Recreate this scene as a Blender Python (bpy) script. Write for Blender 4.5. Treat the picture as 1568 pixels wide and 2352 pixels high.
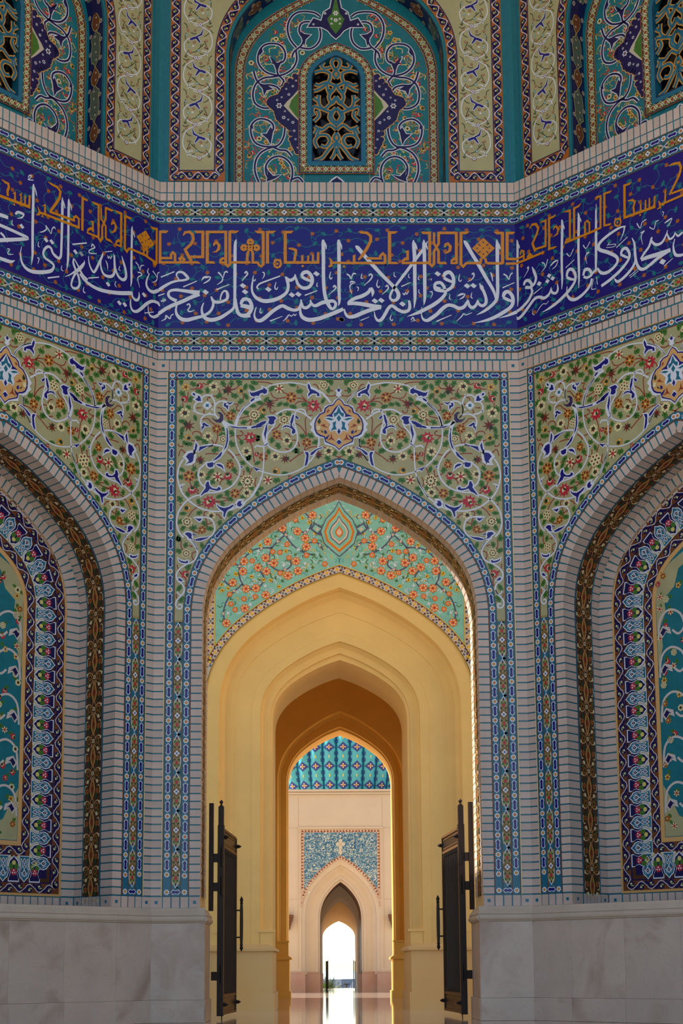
import bpy, bmesh, math, random
from mathutils import Matrix, Vector
random.seed(7)
for o in list(bpy.data.objects): bpy.data.objects.remove(o)
SC = bpy.context.scene
COL = SC.collection
pi = math.pi
# ---------------------------------------------------------------- camera (surveyed from the building's own octagon)
CAMP = Vector((-0.3588, 0.0, 0.763)); PITCH, YAW, ROLL = 0.1555, 0.0171, 0.0067
right = Vector((math.cos(YAW), -math.sin(YAW), 0))
fwd = Vector((math.sin(YAW)*math.cos(PITCH), math.cos(YAW)*math.cos(PITCH), math.sin(PITCH)))
up = Vector((-math.sin(YAW)*math.sin(PITCH), -math.cos(YAW)*math.sin(PITCH), math.cos(PITCH)))
r2 = right*math.cos(ROLL) - up*math.sin(ROLL); u2 = right*math.sin(ROLL) + up*math.cos(ROLL)
cd = bpy.data.cameras.new('camera'); cam = bpy.data.objects.new('camera', cd); COL.objects.link(cam)
cam.matrix_world = Matrix(((r2.x,u2.x,-fwd.x,CAMP.x),(r2.y,u2.y,-fwd.y,CAMP.y),(r2.z,u2.z,-fwd.z,CAMP.z),(0,0,0,1)))
cd.sensor_fit = 'VERTICAL'; cd.sensor_height = 36.0; cd.lens = 3407.6*36/2352; cd.shift_y = 511.8/2352
cd.clip_start = 0.05; cd.clip_end = 2000
SC.camera = cam
# ---------------------------------------------------------------- daylight
W = bpy.data.worlds.new('sky'); SC.world = W; W.use_nodes = True
nt = W.node_tree; nt.nodes.clear()
wo = nt.nodes.new('ShaderNodeOutputWorld'); bg = nt.nodes.new('ShaderNodeBackground'); sk = nt.nodes.new('ShaderNodeTexSky')
sk.sky_type = 'NISHITA'; sk.sun_disc = False; sk.sun_elevation = math.radians(43); sk.sun_rotation = math.radians(-77)
sk.altitude = 10; sk.air_density = 1.0; sk.dust_density = 0.4; sk.ozone_density = 1.0
bg.inputs['Strength'].default_value = SKY_STRENGTH = 0.30
nt.links.new(sk.outputs[0], bg.inputs[0]); nt.links.new(bg.outputs[0], wo.inputs[0])
sl = bpy.data.lights.new('sun', 'SUN'); sl.energy = SUN_ENERGY = 10.0; sl.angle = math.radians(0.6); sl.color = (1.0, 0.93, 0.82)
sun = bpy.data.objects.new('sun', sl); COL.objects.link(sun); sun.location = (-20, 45, 40)
TOSUN = Vector((-0.72, 0.16, 0.68)).normalized()
sun.rotation_euler = TOSUN.to_track_quat('Z', 'Y').to_euler()
SC.view_settings.view_transform = 'Standard'; SC.view_settings.look = 'None'; SC.view_settings.gamma = 1.0
SC.view_settings.use_curve_mapping = False; SC.view_settings.exposure = -0.1
# ---------------------------------------------------------------- helpers
def tag(o, label=None, cat=None, group=None, kind=None):
    if label: o['label'] = label
    if cat: o['category'] = cat
    if group: o['group'] = group
    if kind: o['kind'] = kind
    return o
MATS = {}
def mat(name, rgb, rough=0.45, var=0.0, scale=8.0, rnd=0.0, metal=0.0, bump=0.0, rgb2=None, spec=0.4):
    if name in MATS: return MATS[name]
    m = bpy.data.materials.new(name); m.use_nodes = True; n = m.node_tree; b = n.nodes['Principled BSDF']
    b.inputs['Roughness'].default_value = rough; b.inputs['Metallic'].default_value = metal
    b.inputs['Specular IOR Level'].default_value = spec
    b.inputs['Base Color'].default_value = (*rgb, 1)
    src = None
    if var > 0 or rgb2:
        tc = n.nodes.new('ShaderNodeTexCoord'); nz = n.nodes.new('ShaderNodeTexNoise'); nz.inputs['Scale'].default_value = scale
        nz.inputs['Detail'].default_value = 4.0; nz.inputs['Roughness'].default_value = 0.6
        n.links.new(tc.outputs['Object'], nz.inputs['Vector'])
        cr = n.nodes.new('ShaderNodeValToRGB'); e = cr.color_ramp.elements
        e[0].position = 0.3; e[1].position = 0.7
        e[0].color = (*[c*(1-var) for c in rgb], 1); e[1].color = (*(rgb2 or [min(1, c*(1+var)) for c in rgb]), 1)
        n.links.new(nz.outputs['Fac'], cr.inputs['Fac']); src = cr.outputs['Color']
        if bump:
            bp = n.nodes.new('ShaderNodeBump'); bp.inputs['Strength'].default_value = bump; bp.inputs['Distance'].default_value = 0.01
            n.links.new(nz.outputs['Fac'], bp.inputs['Height']); n.links.new(bp.outputs['Normal'], b.inputs['Normal'])
    if rnd > 0:
        oi = n.nodes.new('ShaderNodeObjectInfo'); hs = n.nodes.new('ShaderNodeHueSaturation')
        mr = n.nodes.new('ShaderNodeMapRange'); mr.inputs['To Min'].default_value = 1-rnd; mr.inputs['To Max'].default_value = 1+rnd*0.6
        n.links.new(oi.outputs['Random'], mr.inputs['Value']); n.links.new(mr.outputs[0], hs.inputs['Value'])
        if src: n.links.new(src, hs.inputs['Color'])
        else: hs.inputs['Color'].default_value = (*rgb, 1)
        src = hs.outputs['Color']
    if src: n.links.new(src, b.inputs['Base Color'])
    MATS[name] = m; return m
def lin(r, g, b):
    f = lambda c: (c/255/12.92 if c <= 10 else ((c/255+0.055)/1.055)**2.4)
    return (f(r), f(g), f(b))
# glazed colours of the tile work
mat('brick', lin(214,192,178), 0.5, 0.07, 6, rnd=0.10, rgb2=lin(218,198,190))
mat('joint', lin(36,122,142), 0.35, 0.12, 20)
mat('white', lin(230,236,250), 0.3)
mat('cobalt', lin(30,24,128), 0.25, 0.10, 12)
mat('navy', lin(20,16,84), 0.3)
mat('teal', lin(26,112,142), 0.3, 0.14, 10)
mat('turq', lin(18,118,134), 0.3, 0.14, 8)
mat('orange', lin(206,128,52), 0.35, 0.1, 30, rnd=0.08)
mat('gold', lin(220,142,28), 0.3, 0.06, 20)
mat('olive', lin(180,176,132), 0.4, 0.09, 3)
mat('khaki', lin(172,156,98), 0.4, 0.06, 6)
mat('brown', lin(120,66,34), 0.4, 0.1, 10)
mat('rust', lin(156,54,38), 0.4)
mat('umber', lin(84,50,28), 0.4, 0.1, 14)
mat('red', lin(196,44,62), 0.35)
mat('maroon', lin(118,34,30), 0.4)
mat('yellow', lin(214,152,52), 0.35)
mat('lemon', lin(226,212,120), 0.35)
mat('cream', lin(236,226,172), 0.35)
mat('peach', lin(224,176,112), 0.35)
mat('green', lin(70,122,44), 0.4, 0.15, 20)
mat('dgreen', lin(36,62,30), 0.4)
mat('line', lin(96,92,88), 0.4)
mat('black', lin(14,14,16), 0.5)
mat('violet', lin(110,60,110), 0.4)
mat('sage', lin(120,150,120), 0.4)
mat('sky', lin(120,180,200), 0.4)
mat('glassdark', (0.004,0.004,0.005), 0.15)
mat('goldl', lin(206,148,64), 0.4)
mat('cream2', lin(206,196,176), 0.4)
mat('white2', lin(214,204,200), 0.35)
IDX = list(MATS)
def M(k): return MATS[k]
class MB:
    """collects flat or solid pieces in wall coordinates: u along the wall, v up, n out of the wall"""
    def __init__(s): s.v = []; s.f = []; s.m = []; s.mats = []
    def mi(s, k):
        if k not in s.mats: s.mats.append(k)
        return s.mats.index(k)
    def face(s, idx, k): s.f.append(idx); s.m.append(s.mi(k))
    def poly(s, pts, n, k):
        b = len(s.v); s.v += [(p[0], -n, p[1]) for p in pts]; s.face(list(range(b, b+len(pts))), k)
    def disc(s, u, v, r, n, k, seg=10, rv=None):
        s.poly([(u+r*math.cos(2*pi*i/seg), v+(rv or r)*math.sin(2*pi*i/seg)) for i in range(seg)], n, k)
    def star(s, u, v, r1, r2, pts, n, k, rot=0):
        s.poly([(u+(r1 if i % 2 == 0 else r2)*math.cos(rot+pi*i/pts), v+(r1 if i % 2 == 0 else r2)*math.sin(rot+pi*i/pts)) for i in range(2*pts)], n, k)
    def stroke(s, pts, n, k, w=None, closed=False):
        P = [(p[0], p[1]) for p in pts]; Wd = [p[2] for p in pts] if w is None else [w]*len(pts)
        N = len(P)
        if N < 2: return
        b = len(s.v)
        for i in range(N):
            a = P[i-1] if (i > 0 or closed) else P[i]; c = P[(i+1) % N] if (i < N-1 or closed) else P[i]
            if closed and i == 0: a = P[N-1]
            d1 = (P[i][0]-a[0], P[i][1]-a[1]); d2 = (c[0]-P[i][0], c[1]-P[i][1])
            l1 = math.hypot(*d1); l2 = math.hypot(*d2)
            if l1 < 1e-9: d1, l1 = d2, l2
            if l2 < 1e-9: d2, l2 = d1, l1
            if l1 < 1e-9: d1 = d2 = (1, 0); l1 = l2 = 1
            t1 = (d1[0]/l1, d1[1]/l1); t2 = (d2[0]/l2, d2[1]/l2)
            t = (t1[0]+t2[0], t1[1]+t2[1]); L = math.hypot(*t)
            if L < 0.2: t = t1; L = 1
            t = (t[0]/L, t[1]/L); cosh = max(0.55, t[0]*t1[0]+t[1]*t1[1]); hw = Wd[i]/2/cosh
            s.v += [(P[i][0]-t[1]*hw, -n, P[i][1]+t[0]*hw), (P[i][0]+t[1]*hw, -n, P[i][1]-t[0]*hw)]
        for i in range(N if closed else N-1):
            j = (i+1) % N; s.face([b+2*i, b+2*i+1, b+2*j+1, b+2*j], k)
    def box(s, u0, u1, v0, v1, n0, n1, k):
        b = len(s.v)
        for n in (n0, n1):
            for (u, v) in ((u0, v0), (u1, v0), (u1, v1), (u0, v1)): s.v.append((u, -n, v))
        for q in ((0,1,2,3), (7,6,5,4), (0,4,5,1), (1,5,6,2), (2,6,7,3), (3,7,4,0)): s.face([b+i for i in q], k)
    def raw(s, verts, faces, k):
        b = len(s.v); s.v += verts
        for f in faces: s.face([b+i for i in f], k)
    def mesh(s, name):
        me = bpy.data.meshes.new(name); me.from_pydata(s.v, [], s.f)
        for k in s.mats: me.materials.append(MATS[k])
        me.polygons.foreach_set('material_index', s.m); me.update(); return me
def smooth(pts, sub=4):
    """Catmull-Rom through traced points; keeps a third (width) channel if present"""
    if len(pts) < 3: return list(pts)
    out = []; N = len(pts)
    for i in range(N-1):
        p0 = pts[max(0, i-1)]; p1 = pts[i]; p2 = pts[i+1]; p3 = pts[min(N-1, i+2)]
        for j in range(sub):
            t = j/sub
            out.append(tuple(0.5*((2*b)+(-a+c)*t+(2*a-5*b+4*c-d)*t*t+(-a+3*b-3*c+d)*t**3) for a, b, c, d in zip(p0, p1, p2, p3)))
    out.append(tuple(pts[-1])); return out
def pts(s, k=0.001): return [tuple(float(a)*k for a in p.split(',')) for p in s.split(';')]
def obj(name, me, parent=None, M4=None):
    o = bpy.data.objects.new(name, me); COL.objects.link(o)
    if parent is not None: o.parent = parent
    if M4 is not None: o.matrix_local = M4
    return o
def struct(name, me, M4=None, label=None, cat=None):
    o = obj(name, me, None, M4); tag(o, label, cat, kind='structure'); return o
def empty(name, M4=None, parent=None):
    o = bpy.data.objects.new(name, None); COL.objects.link(o); o.empty_display_size = 0.1
    if parent is not None: o.parent = parent
    if M4 is not None: o.matrix_world = M4
    return o
def place(u, v, ang=0.0, n=0.0, mirror=False):
    m = Matrix.Translation((u, -n, v)) @ Matrix.Rotation(-ang, 4, 'Y')
    if mirror: m = m @ Matrix.Diagonal((-1, 1, 1, 1))
    return m
# ---------------------------------------------------------------- the half-octagon iwan: three wall frames
D0 = 21.462; CW = 2.75; KS = 0.9745; S2 = math.sqrt(0.5)
FRAME = {
 'C': Matrix.Translation((0, D0, 0)),
 'L': Matrix.Translation((-(CW+CW*KS*S2), D0-CW*KS*S2, 0)) @ Matrix.Rotation(pi/4, 4, 'Z') @ Matrix.Diagonal((KS, 1, 1, 1)),
 'R': Matrix.Translation(((CW+CW*KS*S2), D0-CW*KS*S2, 0)) @ Matrix.Rotation(-pi/4, 4, 'Z') @ Matrix.Diagonal((KS, 1, 1, 1)),
}
SIDE = {'C': 'back', 'L': 'left', 'R': 'right'}
WHERE = {'C': 'around the open doorway', 'L': 'on the left-hand wall', 'R': 'on the right-hand wall'}
# four-centred arch, normalised (half width 1, rise 1)
ARCH = [(0,1),(.103,.964),(.217,.919),(.329,.866),(.436,.806),(.540,.743),(.637,.674),(.731,.600),(.818,.513),(.891,.415),(.946,.311),(.981,.197),(.998,.081),(1,0)]
def arch_pts(w, zs, rise, z0=None, sub=3):
    """right side upwards over the apex and down the left side"""
    half = smooth([(x*w, zs+y*rise) for x, y in ARCH][::-1], sub)
    p = half + [(-x, y) for x, y in half[::-1][1:]]
    if z0 is not None: p = [(w, z0)] + p + [(-w, z0)]
    return p
def offset(path, d):
    """offset an arch path (running right foot -> apex -> left foot); positive d = outwards"""
    out = []; N = len(path)
    for i in range(N):
        a = path[max(0, i-1)]; b = path[i]; c = path[min(N-1, i+1)]
        d1 = Vector((b[0]-a[0], b[1]-a[1])); d2 = Vector((c[0]-b[0], c[1]-b[1]))
        if d1.length < 1e-9: d1 = d2
        if d2.length < 1e-9: d2 = d1
        d1.normalize(); d2.normalize(); t = (d1+d2).normalized(); ch = max(0.6, t.dot(d1))
        out.append((b[0]+t.y*d/ch, b[1]-t.x*d/ch))
    return out
def walk(path, step, start=0.0, closed=False):
    """points (u, v, angle) every step along a path"""
    out = []; acc = -start; N = len(path)
    for i in range(N-1):
        a, b = path[i], path[i+1]; L = math.hypot(b[0]-a[0], b[1]-a[1])
        if L < 1e-9: continue
        while acc <= L + 1e-9:
            if acc >= -1e-9:
                t = acc/L; out.append((a[0]+(b[0]-a[0])*t, a[1]+(b[1]-a[1])*t, math.atan2(b[1]-a[1], b[0]-a[0])))
            acc += step
        acc -= L
    return out
def plen(path): return sum(math.hypot(path[i+1][0]-path[i][0], path[i+1][1]-path[i][1]) for i in range(len(path)-1))
def band(mb, pa, pb, n, k):
    """flat strip between two paths of equal length"""
    b = len(mb.v); mb.v += [(p[0], -n, p[1]) for p in pa] + [(p[0], -n, p[1]) for p in pb]; L = len(pa)
    for i in range(L-1): mb.face([b+i, b+i+1, b+L+i+1, b+L+i], k)
def sweep(mb, path, n0, n1, k):
    """surface of a path pushed from depth n0 to n1 (reveals, vaults)"""
    b = len(mb.v); L = len(path)
    for n in (n0, n1): mb.v += [(p[0], -n, p[1]) for p in path]
    for i in range(L-1): mb.face([b+i, b+L+i, b+L+i+1, b+i+1], k)
def arch_solid(mb, path, ulim, ztop, n0, n1, k, kb=None, zbot=0.0, reveal=True):
    """a wall slab with an arched opening: front, back, reveal, ends and top"""
    zb = path[0][1]
    for n, kk in ((n0, k), (n1, kb or k)):
        for sgn in (1, -1):
            w = path[0][0]*sgn; mb.poly([(w, zbot), (sgn*ulim, zbot), (sgn*ulim, zb), (w, zb)], n, kk) if zb > zbot+1e-6 else None
        right = path[:len(path)//2+1]; left = path[len(path)//2:]
        for seg, sgn in ((right, 1), (left[::-1], -1)):
            for i in range(len(seg)-1):
                a, b = seg[i], seg[i+1]
                if b[1]-a[1] > 1e-9: mb.poly([a, (sgn*ulim, a[1]), (sgn*ulim, b[1]), b], n, kk)
        ap = max(p[1] for p in path); mb.poly([(-ulim, ap), (ulim, ap), (ulim, ztop), (-ulim, ztop)], n, kk)
    if reveal: sweep(mb, path, n0, n1, kb or k)
    b = len(mb.v)
    for n in (n0, n1): mb.v += [(-ulim, -n, zbot), (-ulim, -n, ztop), (ulim, -n, ztop), (ulim, -n, zbot)]
    for q in ((0,1,5,4), (1,2,6,5), (2,3,7,6)): mb.face([b+i for i in q], kb or k)
TRIM = [0]
def trim_name(): TRIM[0] += 1; return 'trim_%d' % TRIM[0]
SP_VINES=[('-120,9220;-197,9331;-293,9413;-487,9501;-700,9541;-856,9535;-992,9509;-1088,9468;-1340,9220;-1475,9078;-1542,8936;-1566,8774;-1554,8613;-1520,8492;-1453,8372;-1356,8261;-1241,8171;-1106,8121;-952,8087;-837,8087;-722,8111;-587,8170;-472,8261;-375,8391;-316,8532;-306,8653',18),('-2071,9240;-2071,9293;-2038,9333;-1988,9346;-1937,9333;-1903,9293;-1882,9240;-1873,9187;-1881,9117;-1872,9046;-1825,8976',21),('-2071,9236;-2138,9234;-2175,9196;-2188,9143;-2170,9090;-2120,9055;-2044,9037',21),('-1937,9333;-1912,9364',16),('-2170,9095;-2208,9081',16),('-1902,9117;-1927,9117',26),('-1952,9046;-1952,9072',26),('-1817,8976;-1876,9028;-1952,9042;-2019,9028;-2069,8984;-2089,8914;-2076,8844;-2067,8765',21),('-1876,9046;-1881,9134;-1860,9196;-1819,9236;-1751,9249;-1692,9231;-1650,9187;-1600,9222',21),('-1173,9293;-1272,9258;-1373,9187;-1457,9108;-1511,9019;-1544,8931;-1560,8844',41),('-1758,8932;-1682,8883;-1598,8848;-1497,8828;-1397,8826;-1296,8839;-1172,8874',44),('-1750,8923;-1707,8844;-1686,8747;-1681,8642;-1697,8554;-1747,8449;-1813,8362;-1905,8297',48),('-1747,8528;-1814,8550;-1898,8563;-1982,8555;-2065,8537;-2115,8511',23),('-1672,8493;-1596,8414;-1529,8303',21),('-1529,8303;-1503,8240;-1491,8153;-1511,8066;-1552,7988;-1619,7910;-1702,7858;-1768,7832;-1860,7811;-1943,7807;-2009,7798;-2076,7772;-2142,7764;-2225,7725;-2291,7677;-2357,7600;-2406,7514;-2430,7419;-2433,7333;-2415,7247;-2377,7170;-2327,7118',21),('-2339,8337;-2388,8259;-2421,8154;-2428,8059;-2410,7954;-2368,7833;-2308,7746;-2241,7677;-2141,7599;-2041,7552;-1941,7526;-1841,7517;-1733,7525;-1642,7538;-1517,7590;-1435,7650;-1368,7702;-1310,7754;-1252,7840;-1202,7953;-1171,8057',21),('-1335,7732;-1240,7891;-1164,8051;-1135,8311;-1136,8552',18),('-1980,8293;-2046,8232;-2096,8180;-2116,8102;-2107,8023;-2077,7954;-2019,7893',21),('-2164,7423;-2106,7431;-2056,7431;-2007,7427;-1940,7409;-1890,7358;-1865,7280;-1872,7203;-1922,7134;-2004,7092;-2103,7075;-2161,7083',21),('-2385,7920;-2352,7937;-2310,7941',16),('-2359,7842;-2377,7902;-2385,7920',16),('-2280,7105;-2219,7054;-2169,6997;-2130,6934;-2121,6877;-2134,6814;-2167,6758;-2221,6724;-2282,6701;-2353,6656;-2402,6605;-2429,6548;-2423,6486;-2389,6435;-2339,6395;-2314,6344;-2314,6288;-2343,6237;-2387,6192;-2424,6141;-2435,6085;-2412,6040;-2374,6023;-2347,6040;-2342,6073;-2369,6090;-2396,6079',21),('-2314,6299;-2338,6248;-2376,6237;-2407,6265;-2410,6293',15),('-952,9037;-885,9081;-818,9112;-734,9116;-633,9094;-540,9059;-482,9015;-414,8962',23),('-650,9098;-599,9120;-540,9116;-502,9072;-498,9037',19),('-650,9081;-675,9010;-675,8922;-654,8843;-633,8746;-625,8659;-641,8580;-684,8505;-751,8462;-835,8442;-919,8453;-1003,8493;-1065,8536',21),('-1238,8857;-1162,8887;-1087,8931',53),('-1087,8887;-1112,8799;-1137,8712;-1120,8624;-1086,8554',53),('-961,8905;-1003,8826;-1061,8755;-1087,8685;-1086,8598;-1065,8536',21),('-1086,8563;-1153,8528;-1237,8545;-1271,8510',21),('-306,8667;-303,8580;-324,8501;-366,8405;-434,8302',21),('-480,9496;-396,9461;-295,9408;-211,9328;-127,9222',18)]
SP_LEAVES=[('-2215,9368;-2198,9382;-2173,9359;-2177,9333;-2202,9342',19),('-2130,9342;-2097,9320;-2083,9249;-2138,9251;-2176,9280;-2139,9298',23),('-1743,9196;-1730,9222;-1697,9218;-1713,9187;-1671,9178;-1679,9108;-1705,9152;-1734,9165',18),('-1684,9236;-1650,9222;-1592,9236;-1642,9196;-1663,9200',12),('-2068,8888;-2035,8910;-2001,8883;-1950,8853;-2001,8844;-2034,8870;-2030,8835;-2059,8813;-2067,8765;-2076,8835;-2051,8861',14),('-1339,9258;-1314,9288;-1268,9296;-1285,9266;-1331,9235',14),('-1348,9222;-1406,9178;-1465,9116;-1507,9037;-1511,9011;-1486,9063;-1431,9143;-1381,9196',7),('-1665,8861;-1598,8848;-1497,8833;-1388,8835;-1388,8813;-1497,8817;-1598,8826',7),('-1330,8835;-1279,8857;-1246,8861;-1172,8905;-1172,8835;-1246,8830;-1313,8813',12),('-1694,8817;-1673,8712;-1671,8624;-1697,8519;-1739,8467;-1706,8572;-1694,8642;-1694,8747',9),('-1755,8449;-1780,8380;-1846,8327;-1905,8310;-1830,8380;-1789,8432',12),('-2099,8528;-2015,8541;-1898,8554;-1990,8528;-2073,8485;-2115,8450',14),('-2158,8598;-2132,8546;-2148,8476;-2177,8432;-2174,8502',23),('-2306,8371;-2265,8424;-2198,8437;-2185,8389;-2197,8303;-2230,8275;-2272,8271;-2255,8303;-2281,8345',39),('-1988,8267;-1946,8276;-1896,8284;-1888,8258;-1896,8214;-1946,8201;-1979,8223',23),('-1854,8254;-1796,8258;-1754,8232;-1729,8162;-1771,8206;-1821,8227',23),('-1986,7980;-1957,7980;-1948,7919;-1902,7876;-1835,7867;-1810,7902;-1777,7876;-1785,7850;-1835,7837;-1893,7850;-1943,7867;-1968,7824;-2026,7798;-2076,7755;-2068,7789;-2026,7850;-2002,7885;-2010,7928',19),('-1838,7633;-1800,7590;-1725,7569;-1659,7586;-1601,7620;-1576,7616;-1609,7577;-1675,7538;-1700,7495;-1720,7418;-1737,7444;-1733,7512;-1783,7547;-1825,7590',19),('-1534,7642;-1509,7676;-1468,7680;-1476,7642;-1451,7629;-1484,7590;-1526,7598',31),('-2161,7083;-2070,7109;-2004,7113;-1938,7134;-1996,7092;-2070,7066;-2136,7062',16),('-2311,7169;-2278,7195;-2220,7186;-2203,7152;-2211,7118;-2186,7083;-2244,7101;-2269,7135',23),('-2164,7418;-2114,7405;-2065,7410;-2064,7384;-2097,7362;-2114,7375',19),('-2377,7902;-2352,7915;-2368,7872',12),('-2187,7178;-2120,7139;-2178,7148',9),('-2197,7045;-2158,7020;-2130,6968;-2116,6928;-2141,6974;-2169,7014',8),('-2401,6786;-2365,6758;-2321,6747;-2293,6741;-2277,6758;-2255,6752;-2265,6718;-2315,6718;-2359,6730;-2387,6752',19),('-2401,6480;-2384,6494;-2357,6474;-2329,6443;-2362,6440;-2395,6457',17),('-1356,9408;-1323,9381;-1273,9390;-1205,9417;-1163,9434;-1138,9443;-1155,9474;-1121,9452;-1087,9426;-1087,9381;-1129,9359;-1155,9381;-1188,9372;-1214,9328;-1247,9337;-1289,9319;-1331,9337',21),('-455,9532;-430,9479;-425,9443;-362,9417;-295,9372;-291,9328;-329,9328;-329,9364;-396,9372;-438,9346;-460,9310;-464,9355;-438,9399;-463,9452;-472,9505',19),('-700,9028;-675,9037;-692,8931;-717,8869;-692,8834;-659,8790;-659,8746;-701,8725;-713,8755;-701,8799;-751,8834;-810,8848;-856,8808;-835,8852;-776,8865;-726,8843;-734,8922',18),('-650,9028;-599,8975;-633,8962;-658,8993',9),('-1028,9010;-978,9010;-944,8975;-978,8940;-978,8896;-1020,8874;-1070,8896;-1053,8949;-1062,8984;-1095,9002;-1045,9006',18),('-1085,8878;-1082,8799;-1103,8712;-1107,8633;-1133,8729;-1120,8782;-1099,8870',12),('-1238,8879;-1162,8922;-1091,8940;-1112,8896;-1162,8861;-1238,8835',11),('-315,8501;-265,8518;-248,8505;-299,8492;-341,8466;-391,8405;-433,8387;-425,8431;-366,8475',14),('-517,8448;-467,8440;-458,8405;-467,8302;-488,8239;-522,8221;-505,8302;-492,8387',18),('-1487,8231;-1445,8205;-1470,8192',10),('-1303,8214;-1228,8183;-1171,8175;-1228,8162;-1236,8140',12),('-1145,8536;-1095,8571;-1078,8589;-1074,8571;-1111,8545',11)]
SP_STEMS=['-2249,9443;-2207,9439;-2157,9452','-2282,9399;-2282,9355;-2294,9311','-2365,9222;-2356,9170;-2364,9134','-2056,9541;-2023,9519;-1964,9523','-1837,9461;-1811,9426;-1799,9390','-1601,9448;-1559,9452;-1509,9505','-1458,9373;-1441,9328;-1449,9275','-1794,9275;-1752,9302;-1701,9284','-1843,9147;-1793,9143;-1767,9108;-1725,9046','-2085,8958;-1985,8976;-1934,8923;-1884,8888','-2209,8721;-2201,8756;-2151,8774;-2100,8756;-2075,8712;-2091,8668','-2225,8633;-2166,8620;-2108,8642','-1832,8747;-1832,8668;-1861,8581','-1932,8660;-1898,8607;-1894,8581','-1565,8975;-1481,8980;-1347,9019','-1322,8975;-1355,8940;-1406,8923','-1313,8975;-1338,8879','-1664,8677;-1598,8703;-1480,8703;-1447,8747;-1480,8773','-1539,8694;-1497,8651;-1484,8607','-1329,8580;-1304,8493;-1287,8362;-1278,8302','-2415,8380;-2399,8450;-2374,8485;-2324,8441','-2425,8581;-2408,8537;-2358,8537','-2014,8415;-1947,8423;-1814,8415','-1688,8449;-1638,8414;-1596,8362','-1563,8397;-1446,8414','-1987,9240;-1987,9293;-1954,9311','-1953,9187;-1911,9200','-2036,9117;-2044,9072','-2078,9147;-2137,9143','-1903,9333;-1853,9328','-1583,9205;-1524,9196;-1549,9152;-1541,9108;-1507,9099','-1239,9559;-1155,9554;-1071,9545;-1012,9523','-1028,9390;-995,9319;-919,9293;-818,9310','-632,9302;-565,9293;-498,9257','-666,9187;-616,9240;-498,9249;-456,9231','-1238,9107;-1188,9152;-1121,9213','-919,9275;-1020,9240','-1045,9160;-1037,9081;-994,9063;-969,9090','-473,9160;-490,9054','-397,9028;-440,9023;-499,8984;-507,8887;-491,8711','-658,8905;-583,8852;-524,8773;-499,8720','-885,8896;-927,8834;-1011,8791','-818,8747;-759,8729;-734,8676','-894,8668;-835,8628','-726,8628;-659,8632;-617,8597;-600,8545','-818,8501;-768,8484','-508,8518;-542,8448;-651,8370;-735,8302','-534,8457;-433,8518;-315,8531;-198,8509','-288,9151;-263,9081','-194,9355;-127,9328;-59,9341','-143,9417;-101,9417','-387,9514;-345,9514;-303,9443;-320,9417','-106,8404;2,8361','-565,9346;-506,9266','-624,9496;-619,9461','-851,9399;-784,9364','-2244,7980;-2202,7885;-2118,7798','-2143,7885;-2118,7841','-2012,8093;-1928,8093','-1786,7936;-1778,7988;-1711,8040','-1645,8127;-1678,8049;-1769,8023','-1561,8110;-1494,8071;-1444,8062;-1432,8144','-1311,8196;-1353,8075','-1444,7901;-1510,7815','-1402,7901;-1394,7840','-1892,7677;-1751,7677;-1676,7702','-1892,7659;-1742,7668','-1759,7737;-1676,7724','-2141,7599;-2050,7625','-2264,7436;-2207,7522;-2141,7582','-1974,7517;-2024,7504;-2023,7444','-2007,7418;-1981,7349;-1981,7289','-1981,7315;-1915,7341','-1858,7478;-1808,7461;-1774,7418','-2246,7272;-2179,7212;-2096,7186','-1244,8049;-1269,7962;-1244,7892;-1185,7866','-2205,8232;-2147,8319;-2081,8372','-2390,7634;-2365,7608','-2357,7066;-2367,6991;-2328,6900','-2140,6900;-2190,6877;-2200,6820;-2178,6775','-2419,6701;-2408,6639;-2363,6571','-2248,6627;-2275,6565','-2296,6497;-2279,6434;-2290,6372','-2426,6254;-2425,6197;-2392,6169','-2246,6997;-2207,6980']
SP_FLOW=['y,-2317,9474,62','r,-2106,9492,55','k,-1896,9483,73','m,-1677,9435,97','o,-1491,9417,53','r,-2332,9284,58','k,-2330,9064,79','m,-2273,8862,97','o,-2276,8677,53','k,-1974,8695,70','Y,-1641,9015,75','Y,-1845,8813,75','c,-1280,9033,79','R,-1338,8668,96','k,-1396,8454,74','c,-1748,8651,66','c,-223,9501,71','x,-902,9448,71','Y,-721,9310,87','R,-380,9178,99','m,-1045,9204,84','o,-1146,9099,53','c,-826,8957,79','Y,-940,8720,75','k,-785,8624,70','Y,-487,8593,77','k,-156,8457,74','m,-308,8405,74','Y,-1141,8370,74','k,-961,8379,70','m,-810,8335,74','Y,-2253,8067,91','m,-2089,8319,74','Y,-1641,8245,65','x,-1828,8058,76','k,-2070,8093,65','r,-1670,8066,65','c,-1377,7988,97','k,-1385,7806,68','Y,-1564,7797,76','R,-1950,7664,102','o,-2273,7565,62','k,-1916,7452,65','c,-2280,7358,76','Y,-2051,7233,64','r,-2210,7850,69','c,-2286,6869,67','r,-2302,6548,62','o,-952,8151,60','x,-1073,8005,72','r,-741,8051,32','r,-1241,8412,40']
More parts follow.
